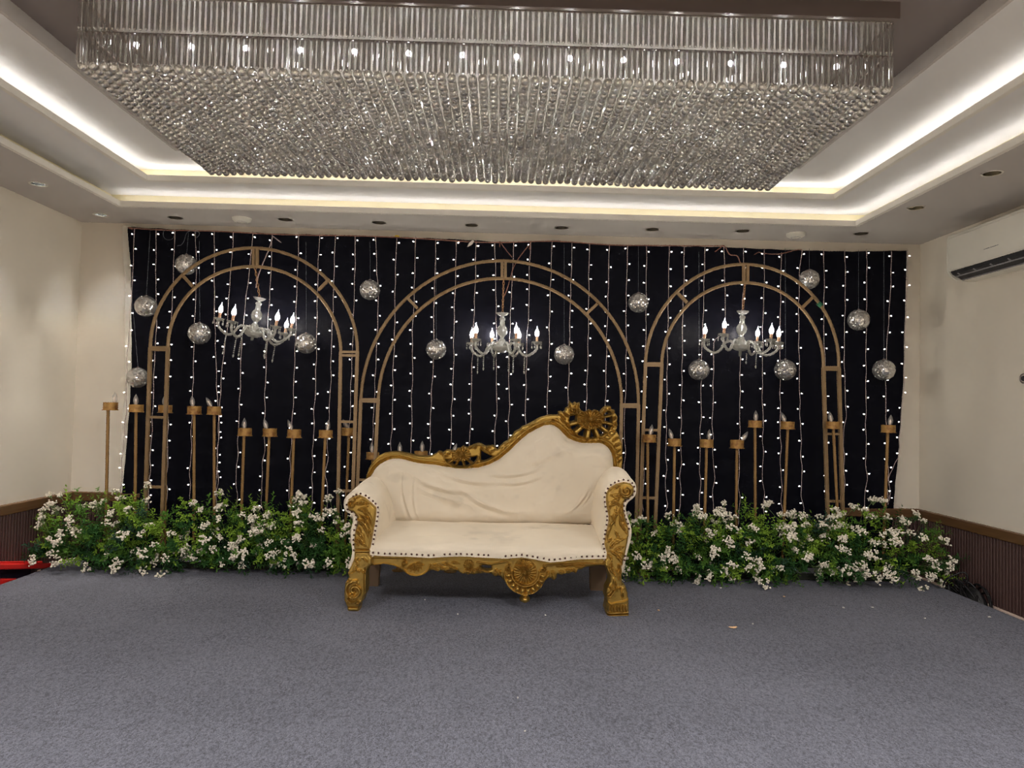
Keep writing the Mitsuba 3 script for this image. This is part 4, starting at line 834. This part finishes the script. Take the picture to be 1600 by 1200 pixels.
apron.dome(ap1(820, 934), 7 * AM, 6 * AM, .02); apron.groove(AP((811, 930.6), (830, 930.2)), .002, .01)
apron.ridge(AP(*ell((651, 879), 21.5, 19, 5, 172)), .006, .011)
apron.scroll(ap1(634, 878), 5 * AM, 1.2, 90, .005, .013); apron.dome(ap1(633, 878), 3 * AM, 3 * AM, .022)
for a in (15, 40, 65, 90, 115, 140): apron.leaf(ap1(648, 878), ap1(648 + 17 * math.cos(math.radians(a)), 878 + 16 * math.sin(math.radians(a))), 3.0 * AM, .013, .05, 2)
for p, q, w in (((672, 886), (688, 891), 3.2), ((676, 880), (694, 886), 3.2), ((688, 886), (706, 892), 3.2), ((690, 878), (708, 884), 3.0), ((702, 884), (719, 890), 3), ((704, 877), (720, 880), 2.6), ((736, 884), (722, 895), 4), ((738, 886), (730, 896.5), 3.6), ((742, 886), (741, 896.5), 3.6), ((745, 885), (752, 895), 3.6), ((748, 888), (766, 894), 3.4), ((776, 886), (772, 899), 3.2), ((782, 888), (779, 899), 3),
              ((862, 889), (866, 905), 4), ((857, 890), (852, 903), 3.4), ((868, 884), (890, 881), 3.2), ((872, 890), (884, 895), 3.0), ((882, 888), (896, 892.5), 3), ((880, 883), (898, 882), 3), ((892, 887), (902, 893), 2.8), ((896, 883), (912, 885), 2.8), ((905, 880), (916, 884), 2.4)): apron.leaf(ap1(*p), ap1(*q), w * AM, .012, .05, 3)
apron.shell(ap1(732.5, 881), 8 * AM, 8 * AM, 12, .018, r0=.3); apron.dome(ap1(732.5, 881.5), 3.2 * AM, 3.2 * AM, .026)
apron.ridge(AP((585, 881.5), (602, 878.6), (616, 881.5), (629, 887)), .004, .006); apron.ridge(AP((745, 877), (768, 880), (790, 876), (797, 880)), .005, .008); apron.ridge(AP((852, 882), (880, 880.5), (905, 879), (945, 880.5)), .004, .007)
obj('apron', apron.mesh(YAPR, .035), GOLD, sofa, smooth=35)

# rear legs
for ua, ub in ((573, 597), (919, 949)):
    a, b = at(ua, 880, 5.26), at(ub, 880, 5.26); ca, cb = at(ua + 3, 914, 5.26), at(ub - 5, 914, 5.26)
    V = np.array([[a[0], 5.20, a[2]], [b[0], 5.20, a[2]], [b[0], 5.28, a[2]], [a[0], 5.28, a[2]], [ca[0], 5.22, 0], [cb[0], 5.22, 0], [cb[0], 5.29, 0], [ca[0], 5.29, 0]])
    V[:4, 2] = .34
    obj('rear_leg', trimesh.convex.convex_hull(V), WOODD, sofa)

# ---- upholstery
def wr(x, z, x0, z0, ang, L, w, h):
    """a soft fold: a ridge of length L and width w at (x0, z0)"""
    a = math.radians(ang); u = (x - x0) * math.cos(a) + (z - z0) * math.sin(a); v = -(x - x0) * math.sin(a) + (z - z0) * math.cos(a)
    v = v - .12 * u * u / L
    return .7 * h * np.exp(-(u / L) ** 2) * (np.exp(-(v / w) ** 2) - .8 * np.exp(-((v + 1.6 * w) / w) ** 2))
YBK = 5.275
back_pts = inner_edge[2:-1]
ins_poly = sg.Polygon(xz(back_pts, YBK) + xz([(957, 760), (952, 817), (590, 815.5), (580, 770)], YBK)).buffer(.010)
bk = Relief(ins_poly, .006)
e = np.clip(bk.d / .11, 0, 1); bk.H = .055 * np.sqrt(1 - (1 - e) ** 2)
q1 = lambda u, v: xz([(u, v)], YBK)[0]
for u, v, ang, L, w, h in ((690, 760, -14, .16, .020, .012), (760, 785, -22, .18, .022, .011), (730, 748, -10, .22, .018, .008), (800, 740, 6, .15, .014, .008), (812, 752, 10, .12, .012, .006), (640, 790, -75, .10, .012, .008), (650, 780, -82, .12, .010, .006), (905, 780, 52, .08, .010, .008), (915, 775, 58, .07, .009, .006), (850, 715, 20, .14, .02, .004), (634, 770, -80, .10, .008, .007), (700, 775, -18, .25, .030, .006)):
    bk.H += wr(bk.X, bk.Z, *q1(u, v), ang, L, w, h) * np.clip(bk.d / .03, 0, 1)
bk.H += (meshkit.fbm(np.stack([bk.X * 9, bk.Z * 9, bk.X * 0], -1), 3, 4) - .5) * .010 * np.clip(bk.d / .03, 0, 1)
obj('backrest', bk.mesh(YBK, .04), CREAM, sofa, smooth=True)

# seat: swept section with a soft front and a nailed hem
xa, xb = -.845, .800
nx, ny = 150, 60
hem_px = [(575, 867), (600, 869), (640, 870), (672, 872), (690, 870.5), (720, 869.5), (790, 873), (815, 871), (835, 874), (860, 879), (880, 877), (900, 874), (950, 873)]
hem = np.array([at(u, v, 4.602)[[0, 2]] for u, v in hem_px])
YBJ = 5.255
P = np.zeros((nx, ny, 3))
for i, x in enumerate(np.linspace(xa, xb, nx)):
    hz = np.interp(x, hem[:, 0], hem[:, 1])
    sec = smooth_curve([(YBJ, .462), (5.15, .480), (4.95, .470), (4.78, .452), (4.67, .436), (4.618, .412), (4.602, .385), (4.601, (hz + .385) / 2), (4.602, hz)], ny)
    P[i, :, 0] = x; P[i, :, 1:] = sec
X = P[..., 0]; u = np.linspace(0, 1, ny)[None, :]
n3 = meshkit.fbm(np.stack([X * 5, P[..., 1] * 7, X * 0 + 2], -1), 3, 8) - .5
P[..., 2] += .016 * n3 * (u < .72)
P[..., 1] += -.010 * (meshkit.fbm(np.stack([X * 14, P[..., 2] * 16, X * 0], -1), 2, 9) - .5) * (u > .6)
for x0, L in ((-.30, .05), (.08, .06), (.28, .06), (.5, .08)): P[..., 1] += -.006 * np.exp(-((X - x0) / L) ** 2) * np.sin((u - .6) * 22) * (u > .62)
obj('seat', grid_mesh(P), CREAM, sofa, smooth=True)
obj('seat_deck', bevel_box(xa, xb, 4.70, 5.28, .335, .43, .01), CLOTHW, sofa)

# arms: fabric skin lofted from the front outline to the seam at the back
def loft(a, b, Ya, Yb, bulge, outline, n=60, m=36):
    A, B = smooth_curve(xz(a, Ya), n), smooth_curve(xz(b, Yb), n)
    P = np.zeros((n, m, 3)); t = np.linspace(0, 1, m)
    s = t * t * (3 - 2 * t) * .35 + t * .65
    for j in range(m):
        q = A * (1 - s[j]) + B * s[j]; P[:, j, 0], P[:, j, 2] = q[:, 0], q[:, 1]; P[:, j, 1] = Ya + (Yb - Ya) * t[j]
    P[..., 2] += bulge * np.sin(np.pi * t)[None] * np.exp(-((np.linspace(0, 1, n) - .5) / .3) ** 2)[:, None]
    P[..., 0] += .004 * (meshkit.fbm(P * 9, 2, 3) - .5)
    # front rim rolled onto the wood
    pl = sg.Polygon(Pt(*outline)).buffer(0).buffer(-.002); rim = P[:, :1].copy()
    xy = shapely.get_coordinates(shapely.shortest_line(shapely.points(rim[:, 0, 0], rim[:, 0, 2]), pl.exterior)).reshape(-1, 2, 2)[:, 1]
    d = np.linalg.norm(xy - rim[:, 0][:, [0, 2]], axis=1, keepdims=True); f = np.minimum(1, .030 / np.maximum(d, 1e-6))
    xy = rim[:, 0][:, [0, 2]] * (1 - f) + xy * f
    mid = rim.copy(); mid[:, 0, 0], mid[:, 0, 2] = rim[:, 0, 0] * .55 + xy[:, 0] * .45, rim[:, 0, 2] * .55 + xy[:, 1] * .45; mid[..., 1] -= .007
    rim[:, 0, 0], rim[:, 0, 2] = xy[:, 0], xy[:, 1]; rim[..., 1] -= .003; rim = np.concatenate([rim, mid], 1)
    return grid_mesh(np.concatenate([rim, P], 1))
YFA = YP - .006
la = [(585, 868), (583.5, 858), (586, 844), (589, 830), (591.5, 814), (593, 800), (591.5, 790), (583, 779), (574, 772), (562, 766.8), (551, 767.5), (543, 773.5), (537.5, 782), (537.5, 793), (541, 800), (548, 803.5), (551.5, 811), (549, 824), (547.5, 838), (549, 852), (550, 863), (547, 876), (543.5, 888)]
lb = [(622, 826), (621.5, 812), (620, 802), (618, 792), (615.5, 783), (612, 773), (608, 764.5), (603.5, 756), (598, 749.5), (591, 745), (584, 743.8), (578, 745), (573.5, 748.5), (571, 753), (570.5, 760), (571, 770), (572, 782), (573, 795), (574, 808), (575, 822), (576, 838), (577, 852), (578, 866)]
obj('armrest', loft(la, lb, YFA, 5.24, .012, left_post), CREAM, sofa, smooth=True)
ra = [(943.5, 876), (942, 866), (940, 850), (943, 832), (946.5, 816), (946, 802), (943.5, 788), (942.5, 776), (945.5, 764), (951, 756), (961, 749.5), (974, 746.5), (985.5, 748.2), (992.5, 755), (994.5, 766), (991, 777), (984, 782.5), (978.5, 790), (979.5, 804), (984.5, 818), (987, 831), (984.5, 848), (979.5, 868), (976, 884), (972, 896)]
rb = [(922, 826), (923, 812), (922.5, 800), (923, 788), (924.5, 776), (927, 764), (931, 753), (936.5, 743.5), (943, 736), (950, 730.5), (957, 729), (965, 729.5), (971, 731.5), (976, 736), (978, 744), (977, 754), (976, 766), (975.5, 780), (975, 794), (974, 808), (973, 822), (972, 836), (971, 850), (970, 862), (969, 874)]
obj('armrest', loft(ra, rb, YFA, 5.24, .012, right_post), CREAM, sofa, smooth=True)

# upholstery nails, one by one
nail_m = trimesh.creation.icosphere(2, .0062); nail_m.apply_scale([1, .55, 1])
NP = mikit.ply(nail_m, NAIL, True)
def nails(pts, Y, step_px=9.2, skip=()):
    p = np.array(pts, float); d = np.r_[0, np.cumsum(np.linalg.norm(np.diff(p, axis=0), axis=1))]
    for k, s in enumerate(np.arange(0, d[-1], step_px)):
        s_ = s + rng.uniform(-1, 1)
        u, v = np.interp(s_, d, p[:, 0]), np.interp(s_, d, p[:, 1])
        if any(a < u < b for a, b in skip): continue
        q = at(u, v, Y); obj('nail', NP, NAIL, sofa, tw=T().translate(q.tolist()))
nails([(u + (1.5 if u < 600 else 0), v + (2.6 if u > 600 else 2.5)) for u, v in inner_edge[1:-1]], YBK - .030)
nails([(546, 781), (551, 776), (561, 770.5), (572, 774.5), (583, 783), (590.5, 790.5), (590.8, 803), (588.5, 818), (585.5, 834), (583, 848), (581.8, 862)], YFA - .008, 7.2)
nails([(541.5, 788), (543, 796), (549, 799.5), (556, 803), (557, 815), (553.5, 828), (552, 845), (553, 862)], YFA - .008, 8)
nails([(946, 872), (942.5, 850), (945.5, 832), (948.5, 815), (948.5, 802), (945, 788), (944.5, 775), (948, 765), (954, 758), (964, 752), (974, 749.5), (985, 751), (991, 759), (991.5, 769), (986, 777.5), (977.5, 781.5), (974.5, 792), (976, 806), (981.5, 818), (984, 833)], YFA - .008, 7.4)
nails([(977.5, 868), (975, 880)], YFA - .008, 8)
nails([(u, v - 4.2) for u, v in hem_px], 4.596, 8.6, ((664, 666), (686, 694), (770, 782)))
# ------------------------------------------------------------------ banks of greenery with white blossom
def leafmat(name, c, t=.25): return mat(name, {'type': 'principledthin', 'base_color': rgb(*c), 'roughness': .45, 'spec_trans': 0.0, 'diff_trans': t, 'eta': 1.4})
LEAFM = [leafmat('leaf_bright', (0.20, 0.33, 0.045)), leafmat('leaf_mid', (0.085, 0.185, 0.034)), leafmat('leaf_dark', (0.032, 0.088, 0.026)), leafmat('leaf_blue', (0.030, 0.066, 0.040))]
STEMM = mat('flower_stem', pbr((0.10, 0.16, 0.05), .6))
BLOSS = mat('white_blossom', pbr((0.80, 0.75, 0.64), .8, spec=.15))
FOAM = mat('planter_dark', pbr((0.016, 0.020, 0.014), .9))
def leaf_tris(p, d, up, L, W):
    L, W = L * 1.18, W * 1.12; s = np.cross(d, up); s /= np.linalg.norm(s) + 1e-9; n = np.cross(s, d)
    V = [p, p + d * L * .42 + s * W + n * W * .35, p + d * L * .5 - n * L * .03, p + d * L * .42 - s * W + n * W * .35, p + d * L - n * L * .12]
    return V, [[0, 2, 1], [0, 3, 2], [1, 2, 4], [2, 3, 4]]
def sprig(r, L, n, ll, lw, bend, spread, side_twigs=3):
    """a leafy twig growing from the origin along +z, bending towards +x"""
    V, F = [], []
    def twig(o, d, L, n, ll):
        c = d.copy(); p = o.copy(); k = 0
        for i in range(n):
            t = (i + 1) / n; c = c + np.array([bend / n, 0, -abs(bend) * .35 / n]); c /= np.linalg.norm(c); p = p + c * L / n
            if t < .12: continue
            for _ in range(2):
                a = k * 2.4 + r.normal(0, .5); k += 1
                u = np.cross(c, [0.3, 1, .2]); u /= np.linalg.norm(u); w = np.cross(c, u)
                o_ = u * math.cos(a) + w * math.sin(a)
                d_ = c * (1 - spread) + o_ * spread + r.normal(0, .12, 3); d_ /= np.linalg.norm(d_)
                v, f = leaf_tris(p, d_, c, ll * r.uniform(.75, 1.2) * (1 - .35 * t), lw * r.uniform(.8, 1.15))
                b = len(V); V.extend(v); F.extend([[x + b for x in q] for q in f])
        return p
    z = np.array([0, 0, 1.0])
    twig(np.zeros(3), z, L, int(n * 1.3), ll)
    for s in range(side_twigs):
        a = r.uniform(0, 6.3); o = z * L * r.uniform(.2, .6); d = z * .75 + np.array([math.cos(a), math.sin(a), 0]) * .6; d /= np.linalg.norm(d)
        twig(o, d, L * r.uniform(.35, .55), max(4, n // 2), ll * .9)
    return trimesh.Trimesh(np.array(V), F, process=False)
def stem(L, bend, r=.0016):
    t = np.linspace(0, 1, 7); return np.stack([bend * L * t ** 2 * .5, t * 0, L * t * (1 - .15 * abs(bend) * t)], 1)
def blossom(r, L, bend, n=13):
    """(stem mesh, flower head mesh)"""
    s = stem(L, bend); e = s[-1]; ms, st = [], [tube(s, .0017, 4)]
    for i in range(n):
        a = r.uniform(0, 6.3); q = math.sqrt(r.random()) * .036
        c = e + np.array([q * math.cos(a), q * math.sin(a), .020 + r.uniform(-.012, .014) - q * .35])
        st.append(tube(np.array([e - [0, 0, .03], c]), .0010, 3, caps=False))
        for _ in range(2):
            m = trimesh.creation.icosphere(0, r.uniform(.006, .0098)); m.apply_scale([1, 1, .75]); m.apply_transform(trimesh.transformations.random_rotation_matrix(r.random(3))); m.apply_translation(c + r.normal(0, .0055, 3)); ms.append(m)
    return cat_(st), cat_(ms)
rf = np.random.default_rng(11)
SPR = []
for mi_, L, n, ll, lw, sp in ((0, .26, 11, .036, .0065, .55), (0, .22, 10, .030, .0070, .6), (1, .26, 12, .036, .0070, .6), (1, .28, 12, .042, .0062, .62), (2, .26, 12, .042, .0075, .7), (2, .28, 13, .048, .0060, .65), (2, .22, 11, .038, .0085, .75), (3, .27, 12, .050, .0050, .55)):
    for bend in (.25, 1.0):
        SPR.append((mi_, mikit.ply(sprig(rf, L, n, ll, lw, bend, sp), LEAFM[mi_]), bend, L))
BLO = []
for L, bend in ((.20, .3), (.26, .8), (.30, .5), (.22, 1.1), (.28, .2), (.18, .7)):
    s, h = blossom(rf, L, bend, int(rf.integers(10, 17))); BLO.append((mikit.ply(s, STEMM), mikit.ply(h, BLOSS), L))
def frame_to(d, roll):
    d = np.array(d, float); d /= np.linalg.norm(d); x = np.cross([0, 0, 1.0], d) if abs(d[2]) < .98 else np.array([1.0, 0, 0])
    # local +x (the way the twig bends) points down and outwards
    out = np.array([d[0], d[1], 0]); x = out - d * (out @ d); 
    if np.linalg.norm(x) < 1e-3: x = np.array([0, -1.0, 0])
    x /= np.linalg.norm(x); y = np.cross(d, x); c, s = math.cos(roll), math.sin(roll)
    M = np.eye(4); M[:3, 0], M[:3, 1], M[:3, 2] = x * c + y * s, -x * s + y * c, d
    return M
def bank(label, x0, x1, top, n_leaf, n_blo, ends, seed):
    """top: (x, height) profile of the bank"""
    r = np.random.default_rng(seed); tp = np.array(top, float)
    t = thing('flower_bank', label, 'flower arrangement')
    tr = trimesh.creation.box([x1 - x0 - .5, .06, .035]); tr.apply_translation([(x0 + x1) / 2, 5.69, .023]); obj('planter', tr, FOAM, t)
    nb = 0
    for k in range(n_leaf + n_blo):
        is_b = k >= n_leaf
        for _ in range(60):
            x = r.uniform(x0, x1); h = np.interp(x, tp[:, 0], tp[:, 1])
            lean = 0.0
            if ends[0] and x < x0 + .35: lean = -r.uniform(.1, 1.0) * (1 - (x - x0) / .35)
            if ends[1] and x > x1 - .35: lean = r.uniform(.1, 1.0) * (1 - (x1 - x) / .35)
            el = math.radians(r.uniform(-8, 88) if r.random() < .8 else r.uniform(55, 90)); az = r.normal(0, .75)
            d = np.array([math.sin(az) * math.cos(el) + lean, -math.cos(az) * math.cos(el), math.sin(el)]); d /= np.linalg.norm(d)
            o = np.array([x, 5.67 + r.normal(0, .05), r.uniform(.06, .14)]) 
            if is_b: s_, hd, L = BLO[int(r.integers(len(BLO)))]
            else:
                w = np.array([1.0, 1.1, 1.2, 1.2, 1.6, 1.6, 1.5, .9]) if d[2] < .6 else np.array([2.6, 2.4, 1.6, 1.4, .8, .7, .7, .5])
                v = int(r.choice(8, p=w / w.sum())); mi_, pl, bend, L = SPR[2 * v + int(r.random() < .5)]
            # push outer twigs out so that the bank is as deep and as high as in the photo
            reach = (h * d[2] ** 2 + .26 * (1 - d[2] ** 2)) * (r.uniform(.80, 1.05) if (is_b or r.random() < .6) else r.uniform(.5, .8))
            sc = r.uniform(.85, 1.15); o = o + d * max(0, reach - L * sc) 
            tip = o + d * L * sc
            if tip[2] < .02: continue
            if tip[1] > 6.06 or tip[0] < -3.50 or tip[0] > 3.56 or tip[1] < 5.28: continue
            if -1.02 < tip[0] < 1.08 and tip[1] < 5.40: continue
            break
        M = frame_to(d, r.normal(0, .9)); M[:3, :3] *= sc; M[:3, 3] = o
        if is_b:
            kf = obj('flower_sprig', hd, None, t, tw=M); obj('stem', s_, None, kf, tw=M)
        else: obj('leafy_twig', pl, None, t, tw=M)
    return t
bank('long bank of green foliage with white blossom on the stage left of the sofa', -3.42, -1.0, [(-3.45, .30), (-3.2, .52), (-2.9, .55), (-2.6, .46), (-2.2, .50), (-1.9, .50), (-1.5, .50), (-1.0, .46)], 298, 150, (1, 0), 21)
bank('long bank of green foliage with white blossom on the stage right of the sofa', 0.95, 3.38, [(.95, .38), (1.4, .46), (1.8, .52), (2.2, .48), (2.6, .50), (3.0, .58), (3.25, .52), (3.4, .32)], 298, 165, (0, 1), 22)
# ------------------------------------------------------------------ recessed downlights and detectors in the soffit
CUPS = mat('downlight_reflector', pbr((.46, .44, .41), .22, 1.0))
def downlight(x, y, w, on=False):
    t = thing('recessed_downlight', f'small round recessed downlight {w}', 'downlight', 'downlights in the ceiling border')
    ring = lathe([(.0485, ZS + .003), (.0485, ZS - .001), (.052, ZS - .0022), (.060, ZS - .0016), (.061, ZS + .0005)], 32)
    obj('trim_ring', ring, CHROME, t, tw=T().translate([x, y, 0]), smooth=50)
    cup = lathe([(.0490, ZS + .001), (.048, ZS + .04), (.038, ZS + .10), (.026, ZS + .118), (.0001, ZS + .118)], 28); cup.invert()
    obj('reflector', cup, CUPB if on else CUPS, t, tw=T().translate([x, y, 0]), smooth=50)
    lens = lathe([(.0001, ZS + .099), (.014, ZS + .100), (.016, ZS + .104)], 20)
    obj('lens', lens, LEDW if on else DARK, t, tw=T().translate([x, y, 0]), emitter=emit((1.0, .93, .82), SPOT, 1.0) if on else None)
for (x, y, w, on) in DOWN: downlight(x, y, w, on)
for x, y, w in ((-2.146, 5.93, 'between the downlights over the first arch'), (2.436, 5.945, 'between the downlights over the right arch')):
    t = thing('ceiling_detector', f'flat round white ceiling disc {w}', 'smoke detector')
    obj('body', lathe([(.0001, -.034), (.050, -.033), (.072, -.020), (.078, -.004), (.078, 0), (.0001, 0)], 36), WHITE, t, tw=T().translate([x, y, ZS]), smooth=40)
    obj('grille_ring', lathe([(.030, -.0335), (.036, -.0365), (.042, -.0330)], 36), CEIL, t, tw=T().translate([x, y, ZS]), smooth=40)

# ------------------------------------------------------------------ split air conditioner on the right wall
AC = thing('air_conditioner', 'white wall mounted air conditioner under the ceiling on the right wall', 'air conditioner')
def prof_y(prof, y0, y1, n=1):
    m = trimesh.creation.extrude_polygon(sg.Polygon(prof), y1 - y0, engine='earcut'); v = m.vertices.copy()
    m.vertices = np.stack([v[:, 0], y1 - v[:, 2], v[:, 1]], 1); m.fix_normals(); return m
ay0, ay1 = 4.50, 5.475
body = [(3.64, 2.705), (3.50, 2.705), (3.455, 2.700), (3.43, 2.688), (3.421, 2.665), (3.418, 2.55), (3.421, 2.415), (3.444, 2.402), (3.470, 2.392), (3.505, 2.372), (3.53, 2.350), (3.57, 2.342), (3.64, 2.345)]
obj('housing', prof_y(body, ay0 + .02, ay1 - .02), WHITE, AC, smooth=30)
cap_ = [(3.64, 2.708), (3.50, 2.708), (3.452, 2.703), (3.427, 2.690), (3.417, 2.665), (3.414, 2.55), (3.417, 2.412), (3.440, 2.375), (3.475, 2.355), (3.53, 2.343), (3.57, 2.339), (3.64, 2.342)]
for a, b in ((ay0, ay0 + .022), (ay1 - .022, ay1)): obj('end_cap', prof_y(cap_, a, b), WHITE, AC, smooth=30)
obj('front_panel', prof_y([(3.432, 2.684), (3.4165, 2.660), (3.4140, 2.55), (3.4168, 2.418), (3.424, 2.414), (3.424, 2.66), (3.436, 2.68)], ay0 + .024, ay1 - .024), WHITE, AC, smooth=30)
obj('outlet', prof_y([(3.426, 2.411), (3.448, 2.396), (3.472, 2.385), (3.508, 2.366), (3.528, 2.349), (3.524, 2.345), (3.502, 2.358), (3.470, 2.376), (3.446, 2.386)], ay0 + .026, ay1 - .026), DARK, AC)
for a, b in (((3.462, 2.3735), (3.471, 2.3690)), ((3.512, 2.3475), (3.520, 2.3440))):
    obj('vane', prof_y([a, b, (b[0] + .001, b[1] + .004), (a[0] + .001, a[1] + .004)], ay0 + .03, ay1 - .03), mat('vane_grey', pbr((.20, .20, .22), .4)) if 'vane_grey' not in scene else 'vane_grey', AC)
for y in (4.66, 4.84, 5.02, 5.20, 5.38):
    obj('vane_holder', prof_y([(3.440, 2.386), (3.455, 2.376), (3.458, 2.390), (3.444, 2.399)], y - .006, y + .006), 'vane_grey', AC)
for a, b in ((4.985, 5.05), (4.90, 4.975)):
    obj('badge_line', box(3.4125, 3.4145, a, b, 2.492, 2.4965), 'vane_grey', AC, label='tiny grey printed line on the front panel')
# round wall plate at the picture's right edge
KN = thing('wall_plate', 'small round dark wall plate on the cream right wall below the air conditioner', 'wall plate')
kc = (XR, CAM[1] + 4.967, 1.58)
for nm, pr, b in (('ring', [(.026, 0), (.030, .004), (.034, .004), (.036, 0)], GREYM), ('cap', [(.0001, .008), (.016, .007), (.020, .001)], DARK)):
    m = lathe(pr, 24); m.apply_transform(trimesh.transformations.rotation_matrix(-math.pi / 2, [0, 1, 0])); obj(nm, m, b, KN, tw=T().translate(list(kc)), smooth=40)

# ------------------------------------------------------------------ red bench down beside the stage, left
REDP = mat('red_cloth', pbr((0.56, 0.016, 0.014), .5))
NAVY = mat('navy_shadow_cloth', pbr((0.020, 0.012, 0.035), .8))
RB = thing('red_bench', 'red bench slumped between the left wall and the stage edge, partly under the flowers', 'bench')
yb0, yb1 = 4.40, 5.74
xr0, xr1 = XL + .035, -3.425
def slump(m, z0):
    v = m.vertices.copy(); v[:, 2] += z0 - .207 * (v[:, 1] - 5.11); m.vertices = v; return m
obj('seat', slump(bevel_box(xr0, xr1, yb0, yb1, -.040, 0, .008), .136), REDP, RB)
obj('back_roll', slump(bevel_box(xr0, xr0 + .05, yb0, yb1, -.004, .014, .006), .136), REDP, RB)
obj('lower_rail', slump(bevel_box(xr0 + .02, xr1 - .002, yb0, 5.30, -.045, 0, .006), .030), REDP, RB)
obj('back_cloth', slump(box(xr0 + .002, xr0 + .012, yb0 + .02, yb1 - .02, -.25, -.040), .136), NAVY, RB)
for y in (yb0 + .06, yb1 - .10):
    for x in (xr0 + .02, xr1 - .05): obj('leg', box(x, x + .03, y, y + .03, ZF, .136 - .207 * (y + .03 - 5.11) - .038), GREYM, RB)
pts = [atz(u, v, .004) for u, v in ((88, 878.5), (93, 882), (106, 879), (116, 876), (119, 872), (112, 872.5), (100, 875))]
m = trimesh.creation.extrude_polygon(sg.Polygon([(p[0], p[1]) for p in pts]).buffer(0), .004, engine='earcut'); m.apply_translation([0, 0, .0035])
obj('paper_scrap', m, WPAPER, label='crumpled white paper scrap at the left edge of the stage by the flowers', cat='paper')

# ------------------------------------------------------------------ black cable bundle right of the stage
BAG = thing('cable_bundle', 'bundle of coiled black cables by the right wall beside the stage edge', 'cable bundle')
rc = np.random.default_rng(5)
BLACKR = mat('black_rubber', pbr((0.006, 0.006, 0.008), .45))
heap = trimesh.creation.icosphere(4, 1.0); v = heap.vertices; v *= (1 + .22 * (meshkit.fbm(v * 2.2, 3, 2) - .5))[:, None]; v *= [.07, .17, .17]; v += [3.515, 5.33, -.12]; v[:, 2] = np.maximum(v[:, 2], ZF + .002); heap.vertices = v
obj('bag', heap, BLACKR, BAG, smooth=True)
for i in range(20):
    a = np.linspace(0, 2 * math.pi, 40); c = np.array([3.515 + rc.normal(0, .008), 5.34 + rc.normal(0, .07), -.10 + rc.normal(0, .04)])
    R1_, R2_ = rc.uniform(.06, .085), rc.uniform(.13, .20)
    q = np.stack([c[0] + R1_ * np.cos(a) + .01 * np.sin(3 * a), c[1] + R2_ * .9 * np.sin(a + .4 * i), c[2] + R2_ * np.cos(a + .3 * i)], 1); q[:, 2] = np.maximum(q[:, 2], ZF + .012); q[:, 0] = np.clip(q[:, 0], 3.42, 3.60)
    obj('coil', tube(q, .0075, 6, closed=True), BLACKR, BAG, smooth=True)
lp = smooth_curve([at(1474, 915, 5.40), at(1482, 903, 5.36), at(1495, 897, 5.34), at(1508, 895, 5.33), at(1512, 903, 5.30), at(1500, 908, 5.28)], 40)
obj('coil', tube(lp, .006, 6), BLACKR, BAG, smooth=True)

# ------------------------------------------------------------------ petals and crumbs fallen on the carpet
PETAL = mat('dry_petal', pbr((0.62, 0.40, 0.24), .7)); CRUMB = mat('white_crumb', pbr((0.75, 0.72, 0.68), .8))
PETAL_AT = [(1145, 980, 7, 2.6, 0, ''), (1029, 953.5, 3, 1.4, 0, 'brownish, just right of the right front sofa leg'), (1318, 949.5, 2.6, 1.2, 1, 'left one of a pair below the right flower bank'), (1126, 918.5, 3, 1.2, 1, 'close before the right flower bank'),
            (1225, 932, 2.2, 1.2, 0, 'brownish, before the middle of the right flower bank'), (1363, 949, 3, 1.4, 1, 'right one of a pair below the right flower bank'), (1546, 964, 2.6, 1.6, 1, 'near the right edge of the stage'), (852, 961, 1.6, 1.2, 1, 'in front of the sofa under its pendant'),
            (715, 959.5, 1.8, .9, 1, 'in front of the sofa left of its pendant'), (809, 1090, 1.5, 1, 1, 'in the open middle of the stage'), (1176, 974.5, 1.4, 1, 1, 'beside the largest dry petal'), (820, 1142, 2, 1.2, 1, 'nearest the front of the stage'),
            (1445, 966, 2, 1.2, 1, 'between the flower pair and the right stage edge'), (664, 937, 1.4, .9, 1, 'in the shade under the sofa')]
for u, v, a, b, w, wh in PETAL_AT:
    p = atz(u, v, .006); sx = (a if a > 5 else a * .7) * p[1] / FOC; sy = .45 * b * p[1] * p[1] / FOC / 1.3
    m = trimesh.creation.icosphere(2, 1.0); m.apply_scale([sx, min(sy, sx * 1.5), .003]); m.vertices[:, 2] += .004 * (m.vertices[:, 0] / sx) ** 2
    if (u, v) == (1145, 980): obj('fallen_petal', m, PETAL, tw=T().translate([p[0], p[1], .005]).rotate([0, 0, 1], 10), smooth=True, label='largest dry petal lying on the open carpet right of the sofa', cat='petal')
    else: obj('carpet_crumb', m, CRUMB if w else PETAL, tw=T().translate([p[0], p[1], .005]).rotate([0, 0, 1], float(rc.uniform(0, 90))), smooth=True, label=f'tiny crumb on the grey carpet, {wh}', cat='crumb', group='crumbs on the carpet')
